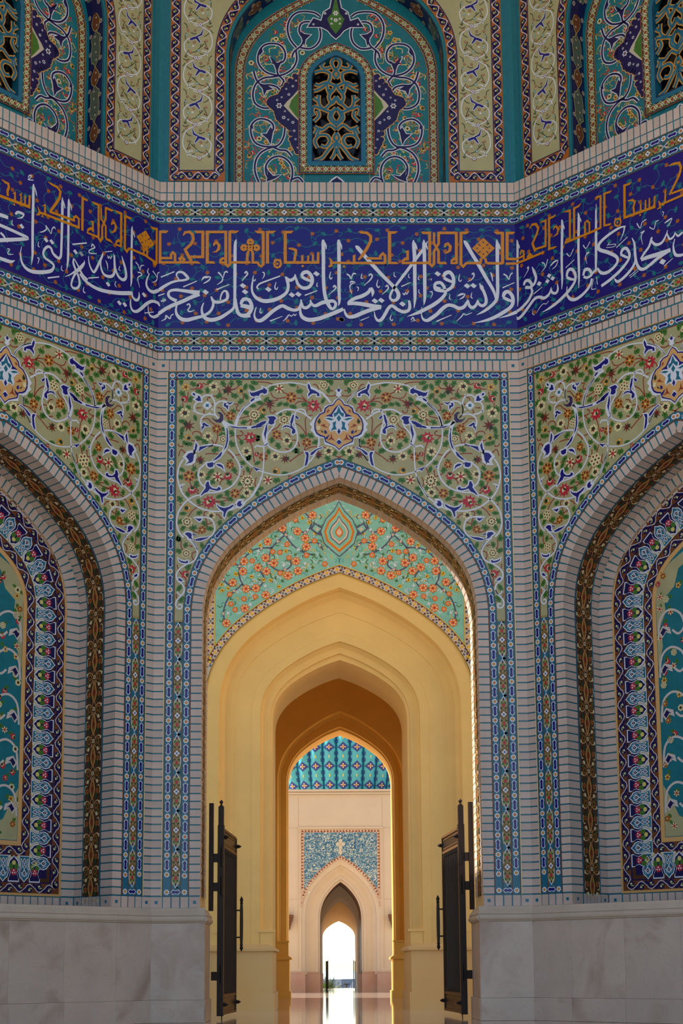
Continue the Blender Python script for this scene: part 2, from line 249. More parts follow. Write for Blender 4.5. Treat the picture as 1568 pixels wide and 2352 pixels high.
SP_GREEN='-2385,9559;-2204,9523;-1955,9559;-1988,9426;-2110,9408;-2366,9368;-2248,9280;-2272,9152;-2406,9125;-2169,8985;-2362,8932;-2369,8791;-2376,8695;-2325,8590;-2258,8572;-2117,8668;-2024,8616;-1753,9532;-1627,9532;-1509,9550;-1416,9479;-1575,9337;-1811,9337;-1407,9328;-1482,9249;-1599,9090;-1641,8923;-1757,8809;-1765,8721;-1623,8747;-1614,8572;-1471,8598;-1439,8914;-1398,9063;-1238,8949;-1305,9178;-1281,9541;-1315,9470;-1362,8362;-1864,8485;-1237,8668;-108,9550;-176,9567;-164,9439;-590,9408;-1012,9448;-1188,9222;-894,9204;-797,9200;-515,9200;-692,9165;-237,9253;-885,9041;-767,9046;-1221,8659;-1011,8633;-919,8545;-734,8562;-550,8694;-428,8702;-357,8601;-634,8462;-1065,8449;-174,8352;-64,8431;-1163,9010;-1096,9275;-699,9514;-2363,8171;-2179,8189;-2378,8054;-2149,8084;-2144,7937;-2271,7790;-2391,7712;-2108,7668;-2339,7488;-2098,7496;-2383,7359;-2337,7268;-2184,7264;-2023,7332;-1939,7255;-1790,7340;-1642,7478;-1751,7642;-1797,7754;-1681,7806;-1634,7711;-1652,7971;-1486,7953;-1319,7884;-1443,7745;-1578,8162;-1370,8170;-1449,8275;-1362,8353;-1228,8275;-1929,8136;-1970,8049;-1903,7980;-1235,7806;-2406,7092;-2402,7100;-2296,6997;-2394,6906;-2053,6991;-2254,6661;-2388,6339;-2353,6163;-943,8001;-818,8111;-1182,7871;-1644,8292;-664,8472'
SP_MEDAL=[('w','8,9328;-26,9293;-68,9266;-93,9213;-153,9195;-220,9169;-246,9089;-305,9045;-372,8984;-415,8922;-444,8887;-407,8834;-436,8790;-390,8746;-357,8685;-306,8667;-231,8658;-223,8562;-148,8544;-89,8527;-47,8492;3,8452'),('b','8,9300;-51,9255;-87,9197;-157,9182;-213,9141;-229,9076;-296,9044;-349,8970;-374,8887;-371,8795;-340,8727;-285,8690;-227,8676;-208,8601;-122,8562;-64,8536;3,8472'),('p','8,9282;-43,9242;-78,9179;-151,9163;-195,9125;-208,9063;-281,9028;-330,8962;-354,8887;-350,8803;-323,8746;-277,8713;-214,8693;-191,8613;-122,8579;-64,8553;3,8492'),('b','8,9200;-60,9142;-120,9045;-196,9014;-154,8992;-120,8931;-154,8860;-112,8852;6,8887'),('w','8,9191;-43,9116;-99,9036;-90,8992;-162,9006;-234,8975;-187,8944;-137,8887;-150,8812;-130,8759;-62,8781;-29,8737;4,8711'),('t','7,9169;-35,9072;-82,9050;-68,8992;-27,9023;7,9058'),('t','7,9029;-34,8975;6,8920'),('t','-217,8975;-145,8984;-74,8955;-124,8941;-175,8962'),('t','-95,8904;-40,8931;-53,8860;-33,8799;-83,8794;-125,8772;-87,8843'),('b','5,8816;-25,8764;5,8718'),('w','4,8667;-30,8628;-51,8597;-22,8571;3,8544'),('b','4,8636;-42,8599;3,8553'),('b','-222,8790;-188,8772;-180,8737;-218,8729'),('b','-218,8658;-138,8720;-181,8641'),('r','-117,8742;-101,8667;-63,8619;-113,8645;-177,8623;-126,8667'),('r','-272,8860;-213,8887;-217,8856;-155,8821;-230,8843'),('r','-153,9116;-145,9089;-187,9063;-174,9098'),('g','-288,8975;-272,8913;-301,8882;-326,8922'),('g','-272,8790;-222,8746;-264,8755'),('c','-322,8860;-280,8843;-285,8790;-323,8781;-346,8821'),('w','9,9483;-16,9430;-59,9417;-33,9372;-42,9328;8,9306'),('b','9,9452;-26,9411;9,9388'),('b','9,9371;-10,9353;8,9333')]
FR_WHITE={'C':['-2476,11257,20;-2472,11307,28;-2430,11332,36;-2373,11317,40;-2317,11258,44;-2302,11223,40;-2363,11198,36;-2456,11188,34;-2559,11158,40;-2661,11098,48;-2745,11038,50;-2810,11006,46','-2471,11257,20;-2438,11208,20','-2715,11247,22;-2510,11337,18','-2371,11088,20;-2166,11183,16','-2091,11193,10;-2063,11238,30;-2017,11248,36;-1956,11248,14;-1979,11198,24;-2035,11158,20;-2067,11143,6','-1839,11328,30;-1801,11288,20;-1768,11238,14;-1750,11288,16;-1736,11328,20;-1708,11338,26;-1694,11318,14','-1768,11238,16;-1782,11178,22;-1857,11123,6','-1865,11044,22;-1664,11129,14','-2122,10984,90;-2249,11008,62;-2389,11028,50;-2502,11038,46;-2576,11018,40;-2599,10968,40;-2566,10909,44;-2472,10859,56','-2122,10969,60;-2248,10919,60;-2388,10849,60;-2527,10790,60;-2638,10730,57;-2731,10661,55;-2805,10611,49','-2710,10869,16;-2691,10849,16;-2678,10889,14;-2668,10849,16;-2650,10889,14;-2635,10859,14','-2809,10923,22;-2655,10978,16','-2808,10869,40;-2761,10829,44;-2728,10775,16','-2701,10532,8;-2636,10572,22;-2628,10621,22;-2571,10572,18;-2553,10621,16;-2516,10646,18','-2466,10790,24;-2480,10720,30;-2465,10641,44;-2403,10572,59;-2310,10552,63;-2189,10582,55;-2068,10617,44;-1966,10681,40;-1920,10760,40;-1911,10840,36;-1944,10929,20','-1944,10934,20;-1911,10860,50;-1855,10840,50;-1780,10850,46;-1705,10890,44;-1692,10959,46;-1715,11019,36;-1762,11009,28;-1795,10939,24;-1803,10860,20','-2056,10830,16;-2083,10750,28;-2078,10661,40;-2030,10582,57;-1937,10552,65;-1816,10582,59;-1704,10652,50;-1602,10741,44;-1584,10860,42;-1581,11258,48;-1580,11760,46;-1560,11870,8','-1576,10910,40;-1555,10761,46;-1527,10662,54;-1452,10617,55;-1342,10622,55','-1490,10801,36;-1462,10870,56;-1406,10890,50;-1342,10870,50','-1490,10801,36;-1424,10776,60;-1342,10766,50','-1431,11309,26;-1407,11339,26;-1389,11299,24;-1417,11259,20;-1473,11189,8','-2317,10790,18;-2284,10810,24;-2265,10770,20;-2297,10711,20;-2265,10686,22;-2190,10711,6','-224,11868,10;-224,11822,50;-221,11561,54;-222,11260,52;-214,11061,52;-191,10911,54;-145,10792,60','-196,11822,10;-182,11762,24;-178,11702,8','-145,10792,60;-98,10732,44;-51,10762,44;-37,10822,44;-79,10861,50;-154,10851,60;-248,10831,60;-351,10782,50;-407,10821,36;-426,10881,16','-416,10871,18;-426,10802,40;-482,10752,50;-538,10762,46;-562,10831,36;-571,10886,12','-562,10881,14;-571,10811,36;-604,10732,46;-679,10712,50;-772,10742,56;-847,10781,54;-922,10751,56;-1016,10682,58;-1100,10603,61;-1184,10543,59;-1249,10553,44;-1282,10622,28;-1268,10711,20;-1250,10766,8','-576,10742,24;-576,10662,44;-539,10593,59;-445,10554,65;-305,10573,65;-165,10623,63;-24,10683,62;80,10732,54','-561,11270,40;-528,11320,60;-462,11330,56;-406,11260,56;-397,11170,54;-444,11090,54;-528,11070,54;-603,11120,44;-641,11210,36;-659,11300,14','-561,11270,40;-509,11225,50;-415,11185,40','-655,11290,18;-669,11240,40;-716,11200,50;-763,11210,46;-805,11259,20','-805,11259,24;-781,11200,46;-763,11100,44;-791,11000,48;-885,10920,58;-1006,10871,64;-1138,10860,64;-1250,10910,52;-1311,11000,34;-1321,11099,30;-1307,11199,20;-1298,11279,8','-1307,11199,18;-1279,11189,18;-1265,11219,12','-885,11269,22;-1035,11209,24;-1185,11149,28;-1232,11109,24;-1241,11079,26;-1218,11049,16','-510,10951,22;-317,11030,14','-1044,10533,22;-852,10613,10','-109,11340,10;-128,11260,18;-110,11220,20;-86,11250,10','-317,11160,10;-326,11110,16;-308,11095,14','-950,11169,10;-969,11080,18;-941,11050,18;-922,11090,8','-1184,10751,8;-1198,10682,16;-1175,10662,14;-1163,10692,8','-1162,11329,16;-1134,11319,18;-1133,11269,16;-1162,11219,6','-73,11081,24;-54,11111,26;-31,11081,24;-59,11041,18;-144,10961,6','-847,10529,6;-791,10583,20;-754,10633,18;-717,10613,14;-679,10643,14;-660,10623,14;-637,10652,10','12,11868,10;16,11813,50;19,11461,54;16,11061,50;20,10862,40;5,10782,8','40,11818,10;56,11762,24;63,11702,8','-1464,10622,55;-1380,10642,59;-1329,10721,56;-1325,10791,54;-1353,10860,54;-1409,10895,50;-1465,10885,50','-1493,10781,50;-1409,10766,56;-1343,10731,40','272,11763,14;310,11732,60;412,11602,60;561,11421,60;701,11261,56;840,11112,56;914,11012,58;928,10942,60;894,10882,50;838,10872,44;800,10912,36;811,10982,36;868,11082,36;983,11242,44;1127,11442,46;1272,11643,46;1339,11734,40;1388,11845,8','1171,11865,10;1174,11784,52;1184,11563,56;1182,11162,52;1181,10912,46;1164,10743,8','1332,11870,10;1332,11785,52;1336,11563,52;1335,11162,52;1331,10913,44;1315,10798,8','1199,11815,10;1216,11744,24;1223,11699,8','1359,11815,10;1377,11744,24;1384,11704,8','137,11301,26;179,11271,22;202,11221,14;221,11281,18;250,11311,24;283,11296,12','187,11151,16;206,11181,22;253,11161,28;211,11141,20;182,11091,18;214,10971,8','506,11081,36;534,11011,50;524,10932,8','502,11071,46;463,11001,54;369,10942,60;256,10902,56;180,10852,50;161,10812,46','143,10817,50;274,10822,60;415,10802,66;555,10773,70;663,10763,62','648,10753,50;517,10723,60;385,10673,65;254,10614,63;160,10604,50;109,10663,36;95,10732,16','1086,10873,30;1099,10783,46;1080,10713,50;1004,10684,52;911,10723,52;827,10783,50;770,10743,50;722,10654,52;665,10564,52;609,10544,44;567,10604,28;554,10693,8','475,11271,20;504,11301,24;527,11266,22;493,11201,20;403,11116,6','732,11091,22;756,11116,24;774,11072,20;745,11032,18;670,10962,6','372,11311,10;357,11241,16;385,11226,14','616,11211,10;596,11121,18;624,11081,18;643,11111,8','867,11332,8;866,11272,16;894,11252,12','1092,11302,8;1087,11252,14;1110,11237,10','1243,11272,8;1235,11222,14;1260,11207,10','1408,11312,10;1397,11222,20;1430,11192,16','816,10644,8;796,10574,18;824,10540,14;839,10574,8','1244,11052,8;1241,11002,14;1266,10977,10','286,11091,14;314,11076,16;304,11021,8','994,10992,16;1017,10962,18;1036,11002,14;1055,10972,16;1084,11022,12','972,11097,20;1114,11162,12','342,10544,16;478,10604,8','1115,10555,14;1144,10594,20;1162,10555,16;1124,10530,16;1190,10550,10','1630,11253,40;1654,11313,60;1721,11333,56;1771,11263,54;1779,11163,50;1744,11083,50;1659,11033,50;1574,11033,56;1508,11052,56;1486,11102,44;1510,11152,50;1576,11162,50;1622,11112,46;1649,11043,40','1629,11243,44;1681,11208,50;1769,11168,40','1500,11087,40;1574,11062,40','1649,11043,40;1648,10983,46;1581,10893,56;1467,10803,60;1363,10743,60;1230,10674,50;1056,10609,6','1283,10763,8;1277,10644,16;1303,10565,36;1359,10545,50;1416,10575,60;1511,10644,58;1597,10734,58;1683,10793,56;1767,10784,56;1851,10744,58;1926,10764,54;1975,10834,40;1995,10888,14','2004,10873,14;2012,10794,44;2058,10754,50;2115,10794,44;2145,10884,14','2150,10874,14;2162,10814,44;2218,10784,48;2266,10824,48;2273,10904,46;2242,11013,46;2206,11083,46;2179,11153,10','2216,11123,10;2239,11078,14','1948,11856,10;1984,11806,61;2066,11645,56;2176,11444,58;2284,11233,54;2366,11083,50;2406,10984,40;2414,10894,8','2459,11872,10;2466,11766,54;2460,11464,50;2457,11163,50;2453,10984,48;2427,10874,48;2340,10774,48;2235,10695,40;2121,10635,6','2491,11807,10;2504,11746,24;2510,11706,8','2537,10924,40;2562,10994,60;2619,11014,56;2678,10944,56;2685,10844,54;2650,10765,54;2545,10685,58;2412,10605,56;2260,10546,40;2081,10506,6','2537,10924,44;2597,10889,50;2672,10859,40','2782,11878,10;2789,11787,50;2779,11565,42;2773,11164,42;2772,10914,40;2764,10775,8','2463,10585,6;2581,10620,30;2676,10657,46;2738,10685,54','2064,11293,22;2088,11318,24;2097,11278,20;2067,11223,16;1991,11173,6','1409,11302,10;1398,11232,20;1426,11197,18;1441,11232,8','1876,11303,8;1860,11213,18;1883,11183,16;1907,11213,8','1723,10973,8;1708,10913,16;1731,10883,14','2058,11003,8;2043,10933,18;2066,10903,14','2348,11334,10;2370,11283,24;2382,11183,8','2550,11304,24;2597,11274,22;2633,11214,12;2654,11284,16;2692,11324,20','2531,11079,20;2717,11164,12','1505,10530,22;1736,10635,12','1809,10530,6;1886,10605,18;1924,10655,16;1961,10635,14;2009,10655,14;2052,10674,10','1836,10943,14;1893,10973,36;1949,10973,14;1920,10923,24;1863,10888,8','1409,11012,16;1442,11012,16;1446,10963,14;1417,10903,6'],'L':['384,11867,7;381,11818,37;384,11564,44;385,11225,44;394,10890,42;395,10764,33;380,10633,7','405,11828,8;427,11759,20;438,11703,7','-194,11038,49;-64,11036,49;124,11029,46;296,11015,50;221,10967,50;35,10892,54;-149,10818,57;-204,10794,57','-153,10929,33;-96,10899,36;-28,10824,10','-217,11187,57;-106,11195,54;-32,11198,50','-195,10550,46;-47,10552,54;46,10567,41;101,10607,5','206,10849,8;191,10735,20;218,10619,36;292,10552,48;407,10541,55;569,10588,55;713,10654,50;765,10723,34;759,10772,37;689,10799,37;610,10822,37;580,10879,34;606,10956,37;663,11011,39;713,11002,39;744,10945,39;794,10912,47;854,10898,42;887,10944,39;894,11066,39;896,11497,43;894,11756,43;891,11859,7','908,11813,9;929,11752,21;943,11701,7','1006,11877,7;1008,11816,41;1010,11539,41;1015,11195,39;1017,10938,37;997,10763,7','1028,11824,9;1052,11763,21;1063,11711,7','1121,10991,17;1113,10919,34;1155,10831,38;1208,10745,38;1236,10643,39;1203,10563,37;1133,10531,37;1087,10567,31;1109,10669,31;1167,10783,34;1265,10894,31;1309,10978,26;1313,11023,7','970,10656,7;1068,10723,20;1205,10856,31;1303,10985,17','1131,10986,17;1204,10899,26;1288,10789,38;1379,10742,43','668,10533,22;871,10623,19','1090,11196,22;1351,11311,21','286,11926,13;304,11968,17;342,11978,15;315,11929,13;287,11897,15;378,11924,14','87,11292,30;124,11339,38;190,11347,42;228,11344,25;192,11280,20;117,11244,7','39,11190,8;32,11129,15;65,11112,12','512,11173,8;579,11215,19;626,11270,19;615,11309,20;666,11267,17;706,11222,10;724,11305,15;762,11345,20;782,11318,8','497,11028,7;485,10964,15;514,10949,12','476,10775,13;510,10770,17;489,10687,7','911,10807,7;903,10744,15;938,10731,12','-35,10730,13;7,10737,15;-23,10676,13;-4,10658,15;75,10686,7','1313,10608,7;1304,10545,14;1345,10532,12','1238,10792,39;1321,10725,45;1445,10680,50;1611,10666,55;1798,10693,57;1997,10741,61;2199,10807,62','2210,10837,35;2227,10763,35;2277,10726,41;2330,10743,39;2356,10805,32;2350,10874,9','2200,11885,7;2196,11807,36;2196,11502,39;2196,11233,41;2201,11012,35;2187,10905,7','2212,11813,9;2240,11760,21;2252,11719,7','1388,11121,9;1396,11028,21;1434,10945,31;1486,10902,38;1531,10961,38;1590,11095,38;1640,11209,31;1654,11267,7','1644,11246,14;1616,11122,21;1623,11010,31;1677,10933,42;1761,10926,47;1834,10959,44;1875,11035,39;1872,11166,35;1852,11327,7','1869,11298,26;1883,11126,35;1928,11017,39;1982,10974,44;2046,10969,47;2093,11020,44;2091,11117,41;2051,11228,41;2006,11337,9','1436,11278,17;1455,11328,21;1497,11291,21;1452,11257,17;1396,11203,19;1413,11173,19;1536,11208,12','1690,11288,14;1825,11349,12','1738,11252,12;1755,11214,16;1775,11247,11;1797,11220,14;1817,11271,11','1703,11161,10;1736,11111,21;1748,11027,7','1973,11165,7;1958,11107,16;1990,11092,11','1392,10775,19;1585,10853,16','1904,10904,7;1889,10837,16;1922,10808,10','2276,11332,20;2331,11298,18;2365,11228,11;2385,11307,16;2445,11337,11','2322,11178,16;2365,11193,23;2404,11170,18;2334,11111,16;2324,11063,16;2365,10951,7','2533,11322,7;2512,11252,20;2551,11229,13','2616,11305,20;2673,11261,18;2707,11227,13;2717,11303,16;2767,11329,13','2707,11227,13;2686,11166,18;2598,11109,5','1314,10611,7;1306,10539,15;1342,10525,10','2551,11238,13;2504,11132,27;2494,11039,39;2545,10975,50;2633,10968,54;2732,11028,54','2191,10707,21;2193,10610,32;2232,10543,42;2312,10551,46;2409,10635,50;2505,10738,50;2614,10813,46;2713,10823,47;2742,10805,36','2533,10720,12;2540,10632,21;2574,10572,36;2651,10569,43;2739,10629,48','2464,10573,16;2644,10648,14'],'R':['-2709,11858,10;-2698,11758,44;-2711,11378,41;-2714,10982,41;-2725,10763,9','-2684,11785,10;-2667,11731,22;-2658,11696,6','-2596,11070,38;-2566,11123,53;-2500,11117,47;-2446,11036,47;-2475,10998,47;-2569,11029,47','-2427,11313,16;-2392,11223,44;-2358,11117,47;-2389,11033,47;-2456,11007,56','-2457,10992,37;-2441,10908,44;-2510,10805,50;-2646,10722,53;-2752,10693,53','-1958,10889,12;-1953,10794,37;-1991,10745,40;-2063,10784,37;-2078,10867,12','-2079,10851,15;-2119,10771,43;-2213,10739,49;-2304,10785,46;-2398,10784,50;-2514,10696,53;-2630,10607,53;-2717,10571,47;-2760,10601,31','-1845,11872,9;-1834,11781,43;-1863,11245,43;-1865,10936,37;-1880,10770,9','-1820,11800,9;-1804,11739,22;-1797,11698,6','-1783,10939,37;-1753,11022,52;-1681,11020,46;-1622,10916,46;-1644,10800,46;-1775,10689,52;-1960,10595,52;-2108,10550,40;-2248,10525,9','-1784,10931,40;-1713,10877,40;-1639,10844,30','-1535,11867,9;-1526,11763,43;-1550,11291,43;-1554,10908,39;-1568,10683,9','-1509,11788,9;-1491,11735,21;-1484,11701,6','-1780,10784,12;-1785,10662,30;-1725,10566,49;-1619,10531,51;-1475,10576,48;-1365,10661,45;-1326,10755,39','-1481,10853,36;-1443,10932,51;-1364,10905,45;-1332,10818,45;-1413,10799,39;-1473,10835,36','-1332,10818,39;-1269,10858,39;-1240,10878,36','-1217,11803,12;-1232,11333,36;-1252,10837,33','-2414,10868,19;-2243,10929,12','-1796,11083,15;-1631,11157,12','-2522,11314,19;-2502,11339,19;-2503,11292,16;-2592,11195,6','-2239,11320,19;-2193,11289,16;-2168,11225,12;-2126,11336,16','-2168,11225,15;-2253,11168,6','-2075,11209,15;-2009,11249,31;-1936,11247,12;-1975,11175,18;-2050,11146,6','-1770,11306,18;-1709,11239,12;-1642,11331,15','-1463,11330,18;-1412,11259,12;-1338,11340,15','-1415,11183,15;-1362,11180,18;-1426,11140,15;-1404,11010,6','-2378,10543,6;-2291,10624,12;-2234,10653,12;-2179,10635,12;-2132,10666,9','-2431,10638,6;-2443,10563,12;-2406,10528,9','-1291,10743,6;-1331,10635,12;-1333,10590,12;-1263,10575,12','-1201,11887,9;-1226,11267,39;-1248,10863,30','-700,11352,15;-819,11365,36;-1028,11319,45;-1171,11248,51;-1174,11158,51;-1022,11059,54;-872,10931,47;-885,10830,44;-1034,10760,51;-1155,10786,45;-1221,10884,30','-717,11366,30;-738,11276,21;-802,11163,6','-803,10952,33;-766,11015,50;-698,11006,44;-652,10900,44;-690,10808,44;-831,10706,50;-1005,10630,50;-1163,10584,45','-803,10952,36;-721,10886,35;-655,10848,27','-600,11136,12;-562,11033,32;-560,10883,38;-557,10763,41;-629,10668,44;-751,10590,47;-871,10555,44;-928,10619,21','-549,10953,21;-541,10757,35;-496,10637,47;-415,10595,47;-297,10629,49;-180,10677,52;34,10734,58','-458,10743,38;-374,10751,58;-177,10735,64;34,10727,58','-465,10761,35;-404,10828,38;-318,10902,38;-272,11004,35;-262,11030,15','-280,10993,23;-234,10917,38;-170,10880,41;-88,10895,38;-18,10988,23;0,11040,9','-10,10999,17;26,10898,32;91,10905,32;126,10965,12','126,10951,12;171,10891,32;246,10922,29','113,10867,12;84,10761,26;110,10635,43;188,10593,43;236,10591,40','-81,10525,14;68,10591,9','-660,10544,12;-514,10599,9','-675,10572,12;-530,10627,9','-874,11083,15;-674,11177,12','-507,11327,18;-452,11233,12;-415,11309,15;-340,11326,15','-296,11191,15;-224,11136,12;-187,11226,15;-137,11237,15','-447,11156,18;-389,11165,18;-441,11109,15;-423,10969,6','-43,11159,12;23,11179,26;81,11187,12;37,11115,14;-5,11101,6','-75,11348,12;-51,11324,12;-70,11272,6','-1035,11169,9;-981,11204,12;-1017,11178,9;-889,11141,12;-916,11112,9;-1053,11145,9','-1243,10755,9;-1231,10630,12']}
FR_GOLD={'C':['-2740,12009,46;-2733,11467,46','-2762,11989,44;-2644,11989,44;-2611,12010,8','-2756,11487,40;-2159,11488,40;-2112,11470,8','-2718,11557,40;-2564,11557,40;-2564,11617,40;-2536,11650,40;-2503,11618,40;-2502,11507,40','-2446,11532,50;-2404,11553,80;-2347,11518,50','-2380,11929,20;-2352,11980,40;-2286,11990,44;-2239,11950,46;-2224,11869,44;-2256,11789,44;-2349,11698,44;-2311,11618,50;-2253,11508,50','-2079,12011,46;-2076,11578,46;-2268,11578,44','-2079,11988,44;-2173,11988,44;-2211,12008,8','-2011,12011,48;-2007,11468,48','-2032,11988,44;-1704,11989,44','-2028,11488,40;-1915,11488,40;-1887,11468,8','-1912,11759,20;-1898,11799,40;-1861,11814,40;-1828,11769,46;-1832,11709,44;-1869,11667,30;-1930,11651,6','-1870,11809,20;-1866,11842,6','-1726,12011,46;-1723,11458,46;-1689,11426,36;-1661,11458,46;-1664,12011,46','-1664,11989,44;-1570,11989,44;-1523,12010,8','-1816,11468,10;-1807,11518,40;-1775,11548,50;-1723,11554,44','-1821,11486,38;-1723,11486,38','-1643,11488,40;-1344,11489,40','-1374,11680,40;-1393,11619,40;-1392,11469,40','-1318,11680,40;-1308,11619,40;-1308,11469,40','-1308,11487,40;-1232,11487,40;-1209,11439,36;-1176,11424,36;-1148,11459,46;-1149,12007,46','-1149,11987,44;-1234,11987,44;-1281,12010,8','-1486,11487,40;-1402,11487,40','-1083,12007,48;-1082,11469,48','-1083,11987,44;-1007,11987,44;-951,12008,8','-979,11469,34;-965,11520,34;-927,11532,34;-885,11510,34;-873,11465,34;-894,11419,34;-932,11404,34;-969,11424,34;-979,11469,34','-979,11509,24;-960,11560,6','-875,11500,30;-892,11560,6','-809,12008,48;-809,11470,48','-809,11988,44;-724,11988,44;-682,12008,8','-828,11488,42;-287,11488,42','-762,11721,20;-696,11711,44;-649,11691,44;-644,11640,40;-659,11590,40;-668,11510,40','-546,11480,40;-546,11600,36;-565,11600,6','-461,11480,36;-452,11601,30','-386,11480,36;-381,11621,30','-306,11470,44;-301,11661,36','-142,11420,30;-99,11441,40;-103,11521,40;-131,11571,8','-94,11486,38;64,11486,38','-3,11481,40;732,11482,42','727,11472,44;728,11602,44;696,11638,40;658,11602,40;657,11557,40;440,11557,40','251,11481,44;252,11602,40;224,11597,6','321,11995,10;378,11983,40;454,11977,46;510,11924,46;509,11844,46;451,11723,50;375,11602,50;317,11531,30','802,12006,53;796,11472,52','802,11983,44;879,11984,44;927,12001,8','771,11482,40;901,11482,40;934,11467,8','991,11467,10;1006,11522,40;1044,11551,50;1091,11553,40','1076,11523,40;1078,11673,40;1031,11673,6','986,11482,42;1392,11483,42','1424,12002,47;1415,11473,46;1449,11431,36;1482,11473,46;1486,11674,40;1559,11805,40;1562,11997,44','1491,11987,36;1488,11805,38;1556,11674,40;1553,11473,44','1423,11978,44;1325,11978,44;1287,11998,8','1562,11979,44;1836,11979,44','1553,11483,42;1657,11483,42;1680,11463,8','1648,11745,20;1667,11790,40;1705,11800,40;1739,11755,46;1729,11689,44;1688,11652,30;1636,11639,6','1699,11795,20;1703,11831,6','1837,11997,47;1827,11473,46','1908,11998,47;1897,11463,46;1930,11423,36;1964,11464,40;1983,11482,40;2205,11482,42','1907,11979,44;1988,11980,44;2040,12000,8','1742,11468,10;1757,11523,40;1795,11552,50;1838,11554,40','1737,11481,38;1836,11481,38','2216,11564,40;2195,11474,40','2273,11564,40;2294,11474,40','2295,11479,42;2545,11479,42','2552,11999,49;2540,11474,48','2552,11979,45;2462,11978,45;2415,11998,8','2624,11999,51;2612,11535,46','2623,11979,45;2708,11979,45;2747,11994,8','2603,11550,42;2759,11550,42','2592,11474,40;2758,11475,40'],'L':['-162,11726,10;-105,11706,36;-49,11703,38;-38,11657,38;-59,11590,38;-52,11517,36','-227,11467,43;333,11492,47','71,11496,37;67,11613,33;26,11580,5','171,11492,30;171,11636,28;134,11596,5','242,11502,30;238,11636,25','315,11482,37;318,11666,34','437,11413,17;485,11440,34;493,11494,34;457,11557,7','494,11469,37;591,11479,37;1214,11497,41','591,11487,37;587,11623,30;539,11588,7','624,11998,9;694,11982,34;793,11977,41;854,11932,41;838,11821,43;762,11689,44;686,11566,37','667,11550,39;1125,11577,40','1110,11576,34;1104,11622,31;1144,11654,38;1193,11633,35;1197,11495,34','1255,12006,43;1262,11471,43','1256,11980,38;1348,11980,35','1553,11989,40;1561,11462,40;1598,11427,35;1631,11488,40;1627,11663,35;1690,11819,33;1686,11995,35','1601,11963,26;1605,11787,32;1693,11696,33;1698,11503,35','1553,11985,39;1475,11982,39;1423,11993,7','1686,11990,39;1801,11989,39;1832,12005,7','1698,11498,35;1780,11501,39;1833,11476,7','1344,11463,9;1368,11524,35;1418,11565,43;1475,11559,35','1456,11521,35;1452,11678,35;1405,11678,7','1343,11472,26;1550,11476,40','1795,11759,18;1815,11798,35;1858,11809,35;1885,11766,41;1871,11698,39;1829,11652,26;1777,11637,5','1842,11812,18;1843,11844,5','1981,12025,41;1987,11490,41','1981,12011,39;1907,12004,39;1853,12013,7','2056,12017,41;2062,11472,41;2101,11437,35;2135,11498,32;2175,11508,36;2447,11507,41','2057,11997,39;2143,11995,39;2197,12015,7','1881,11475,9;1901,11527,35;1943,11564,44;1996,11556,35','1875,11478,26;2003,11483,34','2429,11602,36;2431,11508,36','2501,11609,36;2497,11504,36','2447,11507,39;2669,11459,42','2682,12034,42;2687,11466,42;2659,11418,40;2614,11449,36','2683,12009,40;2594,11997,40;2549,12012,7'],'R':['-2734,11538,35;-2657,11543,35;-2561,11550,35','-2736,11475,38;-2583,11470,38;-2205,11474,37;-2187,11480,8','-2582,11494,31;-2578,11620,32;-2625,11649,25;-2652,11582,25','-2516,11494,38;-2467,11525,63;-2412,11474,38','-2453,11942,13;-2404,11996,35;-2329,11977,41;-2284,11897,41;-2316,11813,41;-2405,11686,41;-2353,11541,44','-2141,11988,38;-2156,11559,37;-2352,11576,34','-2141,11964,34;-2207,11972,25;-2254,11973,8','-2075,11995,41;-2090,11465,40','-2076,11972,34;-1983,11974,34;-1945,11995,8','-2093,11487,34;-1992,11478,34;-1946,11477,8','-2000,11763,16;-1980,11803,28;-1943,11798,31;-1909,11738,34;-1929,11675,31;-2013,11650,8','-1943,11805,16;-1937,11834,6','-1791,11469,15;-1761,11521,37;-1698,11517,31','-1681,11976,37;-1700,11468,37','-1681,11960,34;-1745,11968,28;-1799,11980,8','-1602,11986,40;-1622,11464,40','-1603,11962,34;-1518,11970,34;-1472,11999,8','-1799,11480,37;-1209,11478,36','-1421,11485,36;-1414,11668,30;-1377,11685,30;-1335,11639,30;-1341,11487,30','-1249,11490,36;-1126,11484,36','-1119,11995,36;-1140,11481,36','-1120,11980,33;-1211,11984,33','-1048,12007,39;-1070,11483,39','-1049,11992,33;-948,11980,33;-913,11994,8','-1070,11494,33;-969,11480,30;-944,11479,7','-890,11474,27;-873,11514,27;-833,11519,27;-788,11490,27;-778,11441,27;-797,11403,27;-838,11403,27;-881,11436,27;-890,11474,27','-881,11524,21;-863,11556,6','-783,11481,24;-790,11567,6','-692,12001,42;-712,11470,42','-693,11983,33;-605,11975,33;-570,11999,7','-711,11489,39;-179,11464,41','-650,11727,12;-566,11710,33;-525,11665,33;-554,11585,33;-542,11490,33','-433,11473,32;-427,11598,27','-350,11472,29;-342,11626,24','-283,11470,29;-276,11631,24','-200,11469,32;-185,11627,26','-153,11414,15;-104,11418,29;-109,11494,29;-131,11532,7','-94,11459,32;279,11466,35','-21,11446,32;-4,11632,26','63,11993,9;144,11991,35;240,11968,38;268,11883,38;231,11779,38;110,11619,38;57,11550,29','90,11560,32;284,11552,32']}
FR_SLIT={'C':['2169,11801,14;2206,11766,14','2330,11801,14;2296,11766,14','2166,11645,14;2204,11675,14','2326,11645,14;2294,11680,14'],'L':['2376,11818,13;2409,11785,13','2563,11822,13;2509,11775,13','2367,11679,13;2411,11695,13','2511,11640,13;2532,11684,13'],'R':[]}
